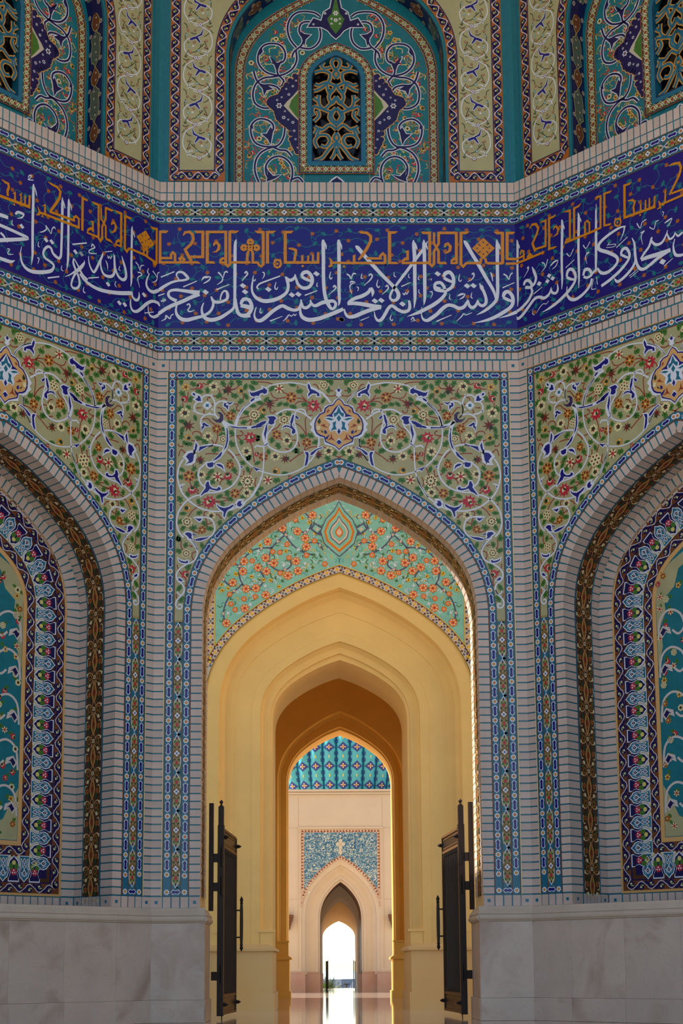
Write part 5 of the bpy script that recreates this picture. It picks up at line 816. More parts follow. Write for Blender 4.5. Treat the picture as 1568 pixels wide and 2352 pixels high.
for w in 'CLR':
    s = SIDE[w]; mb = MB()
    arch_solid(mb, UOPEN, 2.86, ZT, NU, NBK, 'turq', 'umber', 12.80)
    mb.box(-2.86, 2.86, 12.80, ZT, NBK-.45, NBK-.75, 'black')
    a = win_paths(0.0)
    t = struct(trim_name(), mb.mesh('upper_wall'), FRAME[w], 'upper wall with a tall pointed niche above the %s inscription' % s, 'wall')
    # back of the niche pierced by the window
    mb = MB(); arch_solid(mb, win_paths(.01), 2.0, ZT, NBK, NBK-.3, 'turq', 'black', 12.80); obj('niche_back', mb.mesh('niche_back'), t)
    t = struct(trim_name(), UPM, FRAME[w], 'olive vine panels with orange borders either side of the upper %s niche' % s, 'tile panel')
    for sg in (-1, 1):
        for k in range(8): obj('vine_scroll', VS, t, place(sg*2.19, 13.29+k*.57, 0, NU+.012, (k % 2 == 0) ^ (sg > 0)))
        for k in range(27): obj('vine_tile', VO[k % 2], t, place(sg*2.545, 12.98+k*.135, pi/2, NU+.012))
        for k in range(5): obj('vine_tile', VO[k % 2], t, place(sg*(1.90+k*.13), 12.995, 0, NU+.013))
        q = [(x*(-sg), y) for x, y in offset(UOPEN, 0.135)[len(UOPEN)//2:]]
        for k, (u, v, a) in enumerate(walk(q, .135, .2)):
            if v > 12.95: obj('vine_tile', VO[k % 2], t, place(u, v, a, NU+.012))
    # soffit of the niche with cartouches
    mb = MB(); sp = offset(UOPEN, -.006); sweep(mb, sp, NU-.03, NBK, 'navy'); sweep(mb, offset(UOPEN, -.008), NU+.005, NU-.03, 'teal')
    t = struct(trim_name(), mb.mesh('niche_soffit'), FRAME[w], 'dark blue soffit of the upper %s niche with green cartouches' % s, 'tile band')
    half = sp[len(sp)//2:]
    for sg in (-1, 1):
        q = [(x if sg < 0 else -x, y) for x, y in half]
        for k, (u, v, a) in enumerate(walk(q, .46, .3)):
            if v > 13.0: obj('cartouche_panel', CPN[k % 2], t, reveal_mat(u, v, a if sg < 0 else a+pi, -(NU+NBK)/2+.01, .006))
        for k, (u, v, a) in enumerate(walk(q, .153, .1)):
            if v > 12.9: obj('rosette', RO, t, reveal_mat(u, v, a if sg < 0 else a+pi, -(NU+NBK)/2+.01+(.13 if k % 2 else -.13), .008))
    # field, scrolls and pierced window
    t = struct(trim_name(), BF, FRAME[w], 'turquoise field with navy scrolls around the upper %s window' % s, 'tile panel')
    tag(obj('scroll', BS, t), 'navy scrolls outlined in white')
    for k, (u, v, a) in enumerate(walk(UB_M, .15, .05)): obj('chain_tile', SCB, t, place(u, v, a, NBK+.009))
    tag(obj('sprig', SPRIG, t), 'thin gold and green sprigs', kind='stuff'); rg = random.Random(5)
    for i in range(104):
        sg = -1 if i % 2 else 1; k = i//2; z = 12.95+k*.06; u = sg*rg.uniform(.66, 1.40)*(1 if z < 15.3 else .7)
        obj('flower', FL[rg.choice('rrxyok')], t, place(u, z, rg.uniform(0, 6), NBK+.007) @ Matrix.Diagonal((.046, 1, .046, 1)))
        m4 = place(u+rg.uniform(-.15, .15), z+.06, rg.uniform(0, 6), NBK+.0065) @ Matrix.Diagonal((.04, 1, .03, 1)); obj('leaf', LF[1], t, m4)
    nw += 1; t = struct('window_%d' % nw, WF, FRAME[w], 'pointed window with gold and turquoise openwork grille in the upper %s niche' % s, 'window')
    obj('grille', GM, t); mbp = MB(); a = win_paths(.0); mbp.poly(a[:1]+a[1:-1]+a[-1:], NBK-.12, 'glassdark'); obj('pane', mbp.mesh('pane'), t)
    for k, (u, v, a) in enumerate(walk(win_paths(.145), .115, .06)): obj('chain_tile', SCH, t, place(u, v, a, NBK+.034))
    for k in range(9): obj('chain_tile', SCH, t, place(-.46+k*.115, 13.46-.145, 0, NBK+.034))
mat_done = True
# ================================================================ the court and passages seen through the doorway
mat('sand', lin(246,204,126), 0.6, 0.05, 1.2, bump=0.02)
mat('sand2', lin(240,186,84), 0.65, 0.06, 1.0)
mat('sandp', lin(236,198,136), 0.5, 0.07, 1.5, rnd=0.05, rgb2=lin(228,184,116))
mat('peachw', lin(208,190,168), 0.65, 0.04, 1.5)
mat('rose', lin(196,166,152), 0.5, 0.10, 2.0, rgb2=lin(184,144,126))
AX = lambda Y: 0.0152*(Y-21.5)
def F_at(Y): return Matrix.Translation((AX(Y), Y, 0))
def rings(mb, L, k):
    """loft through arch outlines (half width, springing, rise, foot height, depth into the wall)"""
    prev = None
    for (w_, zs, rise, z0, dep) in L:
        p = arch_pts(w_, zs, rise, z0); b = len(mb.v); mb.v += [(x, dep, z) for x, z in p]
        if prev is not None:
            for i in range(len(p)-1): mb.face([prev+i, prev+i+1, b+i+1, b+i], k)
        prev = b
def face_above(mb, w_, zs, rise, z0, ulim, ztop, dep, k, zlow=None):
    p = arch_pts(w_, zs, rise, z0); seg = p[:len(p)//2+1]
    for sg in (1, -1):
        for a, b in zip(seg[:-1], seg[1:]):
            if b[1]-a[1] > 1e-9: mb.poly([(sg*a[0], a[1]), (sg*ulim, a[1]), (sg*ulim, b[1]), (sg*b[0], b[1])], -dep, k)
    ap = seg[-1][1]
    if ztop > ap: mb.poly([(-ulim, ap), (ulim, ap), (ulim, ztop), (-ulim, ztop)], -dep, k)
def pier_plinth(t, u0, u1, ztop, zcap, zbase, n, kk, dep, M4=None):
    """stone base of a pier: base, dado, sloping cap"""
    for sg in (-1, 1):
        a, b = sorted((sg*u0, sg*u1)); s_ = MB(); s_.box(a+(.025 if sg > 0 else 0)*0, b, zbase, zcap, n, -dep, kk); obj('dado', s_.mesh('dado'), t)
        e = .035; s_ = MB(); s_.box(sorted((sg*(u0-e), sg*u1))[0], sorted((sg*(u0-e), sg*u1))[1], 0, zbase, n+e, -dep-e, kk); obj('base_slab', s_.mesh('base_slab'), t)
        s_ = MB(); x0, x1 = sg*(u0-e*1.6), sg*u1; y0, y1 = sg*(u0+.07), sg*u1
        lo = [(x0, -(n+e*1.6), zcap), (x1, -(n+e*1.6), zcap), (x1, dep+e*1.6, zcap), (x0, dep+e*1.6, zcap)]; mi_ = [(x, y, zcap+.045) for x, y, z in lo]
        hi = [(y0, -(n-.07), ztop), (y1, -(n-.07), ztop), (y1, dep-.07, ztop), (y0, dep-.07, ztop)]
        s_.raw(lo+mi_+hi, [(0,1,2,3),(0,4,5,1),(1,5,6,2),(2,6,7,3),(3,7,4,0),(4,8,9,5),(5,9,10,6),(6,10,11,7),(7,11,8,4),(8,11,10,9)], kk); obj('cap', s_.mesh('cap'), t)
# ---- first court wall with turquoise tympanum
Y1 = 26.8; T1 = 2.2; H1 = 9.75
mb = MB()
R1 = [(2.48,5.45,2.56,1.15,0.0),(2.22,5.45,2.29,1.15,0.0),(2.20,5.45,2.27,1.15,0.05),(2.185,5.45,2.24,1.15,0.14),(2.12,5.45,2.14,1.15,0.21),(1.985,5.42,1.90,1.15,0.23),(1.975,5.42,1.89,1.15,0.245),(1.64,5.38,1.56,1.15,0.245),(1.63,5.38,1.55,1.15,0.235),(1.475,5.36,1.41,1.15,0.235),(1.465,5.36,1.40,1.15,0.30),(1.42,5.34,1.34,1.15,0.37),(1.30,5.30,1.27,1.15,0.39),(1.29,5.30,1.26,1.15,0.45),(1.25,5.30,1.16,1.15,0.47),(1.25,5.30,1.15,1.15,T1)]
rings(mb, R1, 'sand'); face_above(mb, 2.48, 5.45, 2.56, 1.15, 8.0, H1, 0.0, 'sand')
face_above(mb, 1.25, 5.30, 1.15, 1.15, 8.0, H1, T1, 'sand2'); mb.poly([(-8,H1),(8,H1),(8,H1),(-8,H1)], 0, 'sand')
b = len(mb.v); mb.v += [(-8,0,H1),(8,0,H1),(8,T1,H1),(-8,T1,H1)]; mb.face([b,b+1,b+2,b+3], 'sand')
w1 = struct('wall_court', mb.mesh('wall_court'), F_at(Y1), 'cream stone court wall with stepped pointed arch behind the gates', 'wall')
for sg in (-1, 1):
    for x0, x1, z0, n in ((1.20,1.50,1.40,.0),(1.99,2.28,1.38,.02)):
        s_ = MB(); a, bq = sorted((sg*x0, sg*x1)); s_.box(a, bq, z0, z0+.045, n-.20 if x0 < 1.6 else n, -.5, 'sand'); obj('ledge', s_.mesh('ledge'), w1)
    s_ = MB(); a, bq = sorted((sg*1.245, sg*1.47)); s_.box(a, bq, 1.1, 1.405, -.225, -.6, 'sand'); obj('foot_block', s_.mesh('foot_block'), w1)
pier_plinth(w1, 1.235, 8.0, 1.18, 1.06, 0.325, 0.06, 'sandp', T1)
# tympanum: turquoise ground, scrolls, blossoms, medallion
mat('turq2', lin(78,176,184), 0.4, 0.1, 6); mat('dnavy', lin(52,66,130), 0.4)
mat('mint', lin(140,206,190), 0.35, 0.12, 5); mat('tang', lin(236,120,30), 0.35); mat('slate', lin(84,90,128), 0.4); mat('blush', lin(244,206,180), 0.4); mat('cornf', lin(240,196,60), 0.4)
TE = arch_pts(2.48, 5.45, 2.56, 1.15); TO = offset(TE, .155)
mb = MB(); tn = .012
seg = [p for p in TO[:len(TO)//2+1] if p[1] > 6.6]; seg = [(2.30, 6.72)]+[p for p in seg if p[0] < 2.30]
for sg in (1, -1):
    for a, b in zip(seg[:-1], seg[1:]):
        if b[1]-a[1] > 1e-6: mb.poly([(sg*a[0], a[1]), (sg*2.30, a[1]), (sg*2.30, b[1]), (sg*b[0], b[1])], tn, 'mint')
ap = seg[-1][1]; mb.poly([(-2.30, ap), (2.30, ap), (2.30, 9.62), (-2.30, 9.62)], tn, 'mint')
band(mb, TO, TE, tn+.002, 'cream2')
for d, k in ((.150, 'cornf'), (.138, 'brown'), (.012, 'brown'), (.004, 'cornf')): band(mb, offset(TE, d), offset(TE, d-.012), tn+.005, k)
for sg in (-1, 1): mb.poly(mir([(2.30,6.3),(2.46,6.1),(2.46,9.62),(2.30,9.62)], sg), tn+.001, 'cream2'); mb.poly(mir([(2.30,6.6),(2.315,6.6),(2.315,9.62),(2.30,9.62)], sg), tn+.005, 'cornf')
t = struct(trim_name(), mb.mesh('tympanum'), F_at(Y1), 'bright turquoise tympanum with orange flowers over the court arch', 'tile panel')
mo = MB(); mo.star(0, 0, .062, .045, 8, 0, 'blush'); mo.disc(0, 0, .028, .001, 'cornf', 7)
for a in range(4): mo.disc(.085*math.cos(a*pi/2+.78), .055*math.sin(a*pi/2+.78), .022, .0005, ('slate', 'maroon')[a % 2], 6); mo.disc(.1*math.cos(a*pi/2), .02*math.sin(a*pi/2), .018, .0006, 'slate', 5)
MO = mo.mesh('rosette')
mid = offset(TE, .078)
for (u, v, a) in walk(mid, .2, .1):
    if v > 6.3: obj('rosette', MO, t, place(u, v, a, tn+.004))
for sg in (-1, 1):
    for k in range(16): obj('rosette', MO, t, place(sg*2.385, 6.4+k*.2, pi/2, tn+.004))
def bl(k):
    m = MB()
    if k == 0: m.star(0,0,.085,.07,7,0,'tang'); [m.disc(.048*math.cos(a), .048*math.sin(a), .018, .001, 'blush', 6) for a in [i*2*pi/6 for i in range(6)]]; m.disc(0,0,.02,.0016,'red',6)
    if k == 1: m.star(0,0,.058,.046,6,0,'tang'); m.disc(0,0,.026,.001,'blush',6); m.disc(0,0,.012,.002,'red',5)
    if k == 2: m.star(0,0,.05,.03,5,0,'cornf'); m.poly([(-.03,-.01),(.01,.012),(.035,.004),(0,-.012)],.001,'maroon')
    if k == 3: m.star(0,0,.05,.018,4,0,'white',.5)
    if k == 4: m.star(0,0,.045,.016,4,0,'green',.2)
    return m.mesh('blossom')
BLS = [bl(i) for i in range(5)]
def inside(u, v):
    if abs(u) > 2.22 or v > 9.5: return False
    x = abs(u); zz = [p for p in TO[:len(TO)//2+1]]
    for a, b in zip(zz[:-1], zz[1:]):
        if a[0] >= x >= b[0] and a[1] > 5.4: return v > a[1]+(b[1]-a[1])*((a[0]-x)/max(1e-6, a[0]-b[0]))+.07
    return v > 8.3
sc = MB(); rg = random.Random(17)
TSC = ["0.45,8.35;0.75,8.45;1.0,8.75;0.95,9.1;0.7,9.2;0.52,9.0;0.6,8.8;0.75,8.82","1.0,8.75;1.25,8.5;1.3,8.2;1.1,8.05;0.9,8.15;0.95,8.32","1.25,8.5;1.6,8.45;1.85,8.15;1.8,7.8;1.55,7.7;1.4,7.9;1.5,8.08","1.8,7.8;2.05,7.55;2.15,7.25;2.08,7.0","1.0,8.75;1.3,8.9;1.6,8.8;1.75,8.6;1.62,8.45","0.3,8.45;0.42,8.6;0.62,8.55;0.62,8.38","1.6,8.8;1.8,9.1;2.05,9.1;2.15,8.8;2.0,8.6","0.5,9.3;0.9,9.4;1.3,9.2;1.4,8.95","1.85,8.15;2.1,8.2;2.15,7.9;2.0,7.75"]
for sg in (1, -1):
    for s_ in TSC:
        p = smooth([tuple(map(float, q.split(','))) for q in s_.split(';')], 5); sc.stroke(mir(p, sg), tn+.004, 'slate', .026)
        for q in p[3::7]:
            a = rg.uniform(0, 6); l = .07
            P = [(q[0]+math.cos(a+tt)*r, q[1]+math.sin(a+tt)*r) for tt, r in ((0,l),(.9,l*.45),(2.2,l*.6),(3.1,l*.25),(4.2,l*.6),(5.4,l*.4))]
            sc.poly(mir(P, sg), tn+.006, 'slate'); sc.poly(mir([(q[0]+(x-q[0])*.72, q[1]+(y-q[1])*.72) for x, y in P], sg), tn+.007, 'blush')
fi = MB()
for i in range(760):
    u = rg.uniform(.03, 2.24); v = rg.uniform(6.6, 9.58)
    if not inside(u, v): continue
    a = rg.uniform(0, 6); L = rg.uniform(.03, .065); k = rg.choice(('white', 'white', 'green', 'cornf', 'turq2'))
    for sg in (1, -1): fi.stroke(mir(smooth([(u, v), (u+L*math.cos(a), v+L*math.sin(a)), (u+L*1.6*math.cos(a+.7), v+L*1.6*math.sin(a+.7))], 2), sg), tn+.0025, k, .014)
tag(obj('sprig', fi.mesh('sprig'), t), 'tiny white and green sprigs', kind='stuff')
tag(obj('scroll', sc.mesh('scroll'), t), 'slate scrolls with blush leaves')
occ = []
for i in range(900):
    k = rg.choices((0,1,2,3,4), (5,4,5,2,2))[0]; u = rg.uniform(.05, 2.2); v = rg.uniform(6.6, 9.55); r = (.10,.075,.07,.06,.06)[k]
    if not inside(u, v) or (u < .40 and 8.28 < v < 9.45): continue
    if any((u-a)**2+(v-b)**2 < (r+c)**2*.62 for a, b, c in occ): continue
    occ.append((u, v, r)); an = rg.uniform(0, 6)
    for sg in (1, -1): obj('blossom', BLS[k], t, place(u*sg, v, an*sg, tn+.008))
    if len(occ) >= 148: break
me = MB(); cz = 8.78
def drop(s, k, n): 
    h = [(0,.48),(.07,.34),(.2,.2),(.27,.02),(.22,-.16),(.1,-.27),(0,-.36)]; P = [(x*s, cz+y*s) for x, y in h]; me.poly(P+[(-x, y) for x, y in P[::-1][1:-1]], n, k)
for s_, k in ((1.30,'slate'),(1.24,'mint'),(1.05,'tang'),(.92,'cornf'),(.88,'mint'),(.68,'slate'),(.62,'blush'),(.50,'mint'),(.28,'tang'),(.18,'blush')): drop(s_, k, tn+.010+.002*(1.4-s_)*10)
for sg in (-1, 1): me.poly(mir([(.30,cz+.10),(.46,cz+.20),(.54,cz+.08),(.42,cz-.03),(.32,cz-.06)], sg), tn+.009, 'slate'); me.poly(mir([(.33,cz+.08),(.45,cz+.16),(.50,cz+.08),(.41,cz+.0)], sg), tn+.0105, 'mint'); me.star(sg*.41, cz+.07, .05, .02, 4, tn+.012, 'blush')
tag(obj('medallion', me.mesh('medallion'), t), 'orange drop-shaped medallion')
# ---- vaulted hall and second arch
Y2 = 37.5; T2 = 1.1; Z2 = 10.4
mb = MB()
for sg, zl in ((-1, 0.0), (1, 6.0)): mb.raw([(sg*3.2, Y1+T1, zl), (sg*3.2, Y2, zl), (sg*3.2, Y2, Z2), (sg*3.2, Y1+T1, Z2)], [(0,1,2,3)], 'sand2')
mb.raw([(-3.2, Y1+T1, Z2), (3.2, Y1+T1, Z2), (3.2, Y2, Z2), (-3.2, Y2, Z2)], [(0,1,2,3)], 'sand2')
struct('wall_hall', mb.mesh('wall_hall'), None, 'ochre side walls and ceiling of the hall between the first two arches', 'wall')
mb = MB()
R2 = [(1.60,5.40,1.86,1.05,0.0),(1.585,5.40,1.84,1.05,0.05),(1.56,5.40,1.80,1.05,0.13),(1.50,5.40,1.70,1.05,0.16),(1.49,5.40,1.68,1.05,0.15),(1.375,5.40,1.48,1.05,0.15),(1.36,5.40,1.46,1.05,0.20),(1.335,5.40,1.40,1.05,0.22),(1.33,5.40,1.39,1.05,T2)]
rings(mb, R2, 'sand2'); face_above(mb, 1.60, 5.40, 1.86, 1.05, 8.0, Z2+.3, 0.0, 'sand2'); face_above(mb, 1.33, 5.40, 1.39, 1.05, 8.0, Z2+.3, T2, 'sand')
w2 = struct('wall_hall_far', mb.mesh('wall_hall_far'), F_at(Y2), 'ochre wall with a narrow pointed arch at the end of the hall', 'wall')
for sg in (-1, 1):
    s_ = MB(); a, bq = sorted((sg*1.31, sg*1.62)); s_.box(a, bq, 1.39, 1.43, .03, -.5, 'sand2'); obj('ledge', s_.mesh('ledge'), w2)
    s_ = MB(); a, bq = sorted((sg*1.325, sg*1.60)); s_.box(a, bq, 1.0, 1.395, .0, -.6, 'sand2'); obj('foot_block', s_.mesh('foot_block'), w2)
pier_plinth(w2, 1.30, 8.0, 1.09, .96, .18, .07, 'sand2', T2)
# ---- far facade with blue panel
Y3 = 47.0; T3 = 5.0; H3 = 6.37; Zf = .55
mat('bluepan', lin(70,110,150), 0.4)
def bluepan():
    m = MATS['bluepan']; n = m.node_tree; b = n.nodes['Principled BSDF']; tc = n.nodes.new('ShaderNodeTexCoord')
    vo = n.nodes.new('ShaderNodeTexVoronoi'); vo.inputs['Scale'].default_value = 16; vo.feature = 'DISTANCE_TO_EDGE'
    nz = n.nodes.new('ShaderNodeTexNoise'); nz.inputs['Scale'].default_value = 9; nz.inputs['Detail'].default_value = 3; nz.inputs['Distortion'].default_value = 2.5
    mx = n.nodes.new('ShaderNodeMixRGB'); cr = n.nodes.new('ShaderNodeValToRGB'); e = cr.color_ramp.elements
    e[0].position = .36; e[0].color = (*lin(40,84,132),1); e[1].position = .62; e[1].color = (*lin(196,200,190),1); q = e.new(.5); q.color = (*lin(64,128,156),1)
    n.links.new(tc.outputs['Object'], nz.inputs['Vector']); n.links.new(nz.outputs['Fac'], cr.inputs['Fac']); n.links.new(cr.outputs['Color'], b.inputs['Base Color'])
bluepan()
mb = MB()
R3 = [(1.245,2.25,1.90,Zf,0.0),(1.23,2.25,1.88,Zf,.05),(1.13,2.25,1.73,Zf,.10),(1.12,2.25,1.72,Zf,.25),(1.02,2.25,1.62,Zf,.30),(.82,2.22,1.44,Zf,.30),(.80,2.22,1.42,Zf,.29),(.72,2.2,1.34,Zf,.29),(.71,2.2,1.33,Zf,.38),(.655,2.2,1.25,Zf,.40)]
rings(mb, R3, 'peachw'); rings(mb, [(.655,2.2,1.25,Zf,.40),(.655,2.2,1.25,Zf,2.6)], 'wood_and_shade'); face_above(mb, 1.245, 2.25, 1.90, Zf, 7.0, H3, 0.0, 'peachw')  # soffit shade is put into the dark brown lining colour
mat('wood_and_shade', lin(110,70,48), 0.5);  # wood of the brackets, doubling as the soffit's painted shade
rings(mb, [(.655,2.2,1.25,Zf,2.6),(.64,2.05,1.05,Zf,2.62),(.60,1.95,1.0,Zf,3.2)], 'peachw')
rings(mb, [(.60,1.95,1.0,Zf,3.2),(.56,1.75,.60,Zf,T3-.4),(.56,1.75,.60,Zf,T3)], 'sand'); face_above(mb, .56, 1.75, .60, 0.0, .9, 3.2, 3.21, 'sand') if False else None
face_above(mb, .56, 1.75, .60, 0.0, 7.0, H3, T3, 'peachw'); face_above(mb, .562, 1.75, .602, Zf, .62, 3.4, T3-.42, 'sand')
b = len(mb.v); mb.v += [(-7,0,H3),(7,0,H3),(7,T3,H3),(-7,T3,H3)]; mb.face([b,b+1,b+2,b+3], 'peachw')
w3 = struct('wall_facade', mb.mesh('wall_facade'), F_at(Y3), 'pale facade with blue tile panel beyond the second arch', 'wall')
for sg in (-1, 1):
    for u0, u1, n, z in ((1.125, 7.0, .05, .62), (.655, 1.13, -.28, .62)):
        a, bq = sorted((sg*u0, sg*u1)); s_ = MB(); s_.box(a, bq, 0, z, n, -1.0, 'rose'); s_.box(a-.0, bq, z-.03, z+.012, n+.012, -1.0, 'rose'); obj('dado', s_.mesh('dado'), w3)
    a, bq = sorted((sg*.56, sg*1.2)); s_ = MB(); s_.box(a, bq, 0, Zf+.02, -.9, -T3, 'rose'); obj('dado', s_.mesh('dado'), w3)
    for u0, u1, z0, z1 in ((1.335, 1.355, .75, 5.17),): a, bq = sorted((sg*u0, sg*u1)); s_ = MB(); s_.box(a, bq, z0, z1, .02, -.02, 'peachw'); obj('moulding', s_.mesh('moulding'), w3)
s_ = MB(); s_.box(-1.355, 1.355, 5.12, 5.17, .03, -.02, 'peachw'); obj('moulding', s_.mesh('moulding'), w3)
for z0, z1, n in ((6.30, 6.37, .06), (6.22, 6.27, .04), (6.14, 6.18, .025)): s_ = MB(); s_.box(-7, 7, z0, z1, n, -.02, 'peachw'); obj('cornice', s_.mesh('cornice'), w3)
# joints of the stone facing
s_ = MB()
for z in (2.88, 5.14): s_.box(-7, -1.36, z, z+.012, .002, -.01, 'rose'); s_.box(1.36, 7, z, z+.012, .002, -.01, 'rose')
for x in (-1.33, 1.33): s_.box(x-.006, x+.006, 5.2, 6.12, .002, -.01, 'rose')
obj('joint', s_.mesh('joint'), w3)
mb = MB(); P3 = arch_pts(1.245, 2.25, 1.90, 1.5); seg = [p for p in P3[:len(P3)//2+1] if p[1] >= 2.9]
for sg in (1, -1):
    for k, lim, nn, off in (('rosep', 1.25, .010, 0.0), ('bluepan', 1.155, .014, .10)):
        q = [p for p in offset(P3, off)[:len(P3)//2+1] if p[0] <= lim and p[1] > 2.6]
        for a, b in zip(q[:-1], q[1:]): mb.poly([(sg*a[0], a[1]), (sg*lim, a[1]), (sg*lim, b[1]), (sg*b[0], b[1])], nn, k)
        ap = q[-1][1]; mb.poly([(0, ap), (sg*lim, ap), (sg*lim, 5.09 if k == 'rosep' else 4.995), (0, 5.09 if k == 'rosep' else 4.995)], nn, k)
mat('rosep', lin(176,120,100), 0.4, 0.35, 40, rgb2=lin(226,200,176))
t = struct(trim_name(), mb.mesh('blue_panel'), F_at(Y3), 'blue spandrel panel with a small cream cross ornament on the far facade', 'tile panel')
s_ = MB()
for a in range(4): s_.disc(.085*math.cos(a*pi/2), 4.62+.085*math.sin(a*pi/2)*1.25, .065, .020, 'cream2', 9)
s_.poly([(-.05,4.72),(.05,4.72),(.025,4.42),(.07,4.35),(0,4.26),(-.07,4.35),(-.025,4.42)], .021, 'cream2'); s_.star(0, 4.86, .05, .025, 5, .021, 'cream2'); s_.disc(0, 4.62, .035, .022, 'rosep', 7)
obj('cross_ornament', s_.mesh('cross_ornament'), t)
rg = random.Random(4); s_ = MB()
for i in range(420):
    u = rg.uniform(-1.13, 1.13); v = rg.uniform(3.1, 4.97); x = abs(u)/1.245
    zz = 2.25+1.90*(1-x**1.9)+.13
    if v < zz or (abs(u) < .2 and 4.2 < v < 4.95): continue
    r = rg.uniform(.018, .034); s_.star(u, v, r, r*.4, rg.choice((3, 4)), .017, rg.choice(('white', 'sky', 'cream', 'slate', 'cream2')), rg.uniform(0, 6))
tag(obj('blossom', s_.mesh('blossom'), t), 'tiny pale blossoms', kind='stuff')
def chk():
    m = MB(); m.poly([(-.03,-.03),(.03,-.03),(0,.035)], 0, 'maroon'); m.disc(.045, .015, .014, 0, 'cream', 6); return m.mesh('border_tile')
CK = chk()
for k in range(25): obj('border_tile', CK, t, place(-1.20+k*.1, 5.045, 0, .013))
for sg in (-1, 1):
    for k in range(18): obj('border_tile', CK, t, place(sg*1.203, 3.25+k*.1, sg*pi/2, .013))
for (u, v, a) in walk(offset(P3, .052), .1, .05):
    if v > 3.0: obj('border_tile', CK, t, place(u, v, a, .013))
# ---- ribbed dome behind the facade
def dome_rib():
    NB_ = 50; R = 3.25; nx, ny = 13, 150; m = MB(); da = 2*pi/NB_; cell = .0335
    def prof(t): # radius and height along the rib
        z = t*4.6; r = R*(1+.10*math.sin(min(1, t/.35)*pi/2)) if t < .35 else R*1.10*math.cos((t-.35)/.65*pi/2)**.75 if t < 1 else 0
        return max(.02, r), z
    vs = []
    for j in range(ny+1):
        r, z = prof(j/ny)
        for i in range(nx+1):
            x = i/nx*2-1; a = x*da/2; bulge = .13*(1-x*x)*min(1, r/R+.1); vs.append(((r+bulge)*math.sin(a), -(r+bulge)*math.cos(a), z))
    b = 0; m.v += vs
    for j in range(ny):
        for i in range(nx):
            X = abs(i-nx//2); per = 20; y = (j % per)-per//2; d = X+abs(y)
            k = 'turq2'
            if d == 0: k = 'red'
            elif d == 1: k = 'cornf'
            elif d == 2: k = 'blush' if (X == 0 or y == 0) else 'dnavy'
            elif d in (3, 4, 5): k = 'dnavy'
            elif d == 6 and (X+j) % 2: k = 'dnavy'
            elif X == 0 and abs(y) >= per//2-1: k = 'cornf'
            elif X >= 5 and (abs(y)-7) <= (X-5)+1 and abs(y) >= 5: k = 'dnavy' if (X+j) % 2 else 'teal'
            elif X >= 6: k = 'teal'
            a = j*(nx+1)+i; m.face([a, a+1, a+nx+2, a+nx+1], k)
    return m.mesh('rib')
DM = Matrix.Translation((AX(52)+.05, 51.9, 6.376)); dome = empty('dome', DM); tag(dome, 'turquoise ribbed dome with stepped diamond mosaic rising behind the facade', 'dome')
RIB = dome_rib()
for k in range(50): obj('rib', RIB, dome, Matrix.Rotation(2*pi*k/50, 4, 'Z'))
mb = MB(); vs = []
for z, r in ((0.0, 3.4), (.12, 3.4), (.16, 3.25)): vs += [(r*math.cos(2*pi*i/64), r*math.sin(2*pi*i/64), z) for i in range(64)]
mb.raw(vs, [(k*64+i, k*64+(i+1) % 64, (k+1)*64+(i+1) % 64, (k+1)*64+i) for k in range(2) for i in range(64)], 'teal'); obj('drum', mb.mesh('drum'), dome)
# ================================================================ bronze gates
mat('bronze', lin(46,34,32), 0.42, 0.12, 20, metal=0.35); mat('gilt', lin(104,74,46), 0.5, 0.2, 60, metal=0.3); mat('bronze2', lin(36,28,28), 0.38, metal=0.4)
def turned(name, prof, parent, u, n, k, seg=10):
    m = MB(); vs = []
    for r, z in prof: vs += [(u+r*math.cos(2*pi*i/seg), -n+r*math.sin(2*pi*i/seg), z) for i in range(seg)]
    L = len(prof); fs = [(j*seg+i, j*seg+(i+1) % seg, (j+1)*seg+(i+1) % seg, (j+1)*seg+i) for j in range(L-1) for i in range(seg)]
    fs += [tuple(range(seg))[::-1], tuple((L-1)*seg+i for i in range(seg))]
    m.raw(vs, fs, k); return obj(name, m.mesh(name), parent)
def part(name, parent, boxes, k):
    m = MB()
    for b in boxes: m.box(*b, k)
    return obj(name, m.mesh(name), parent)
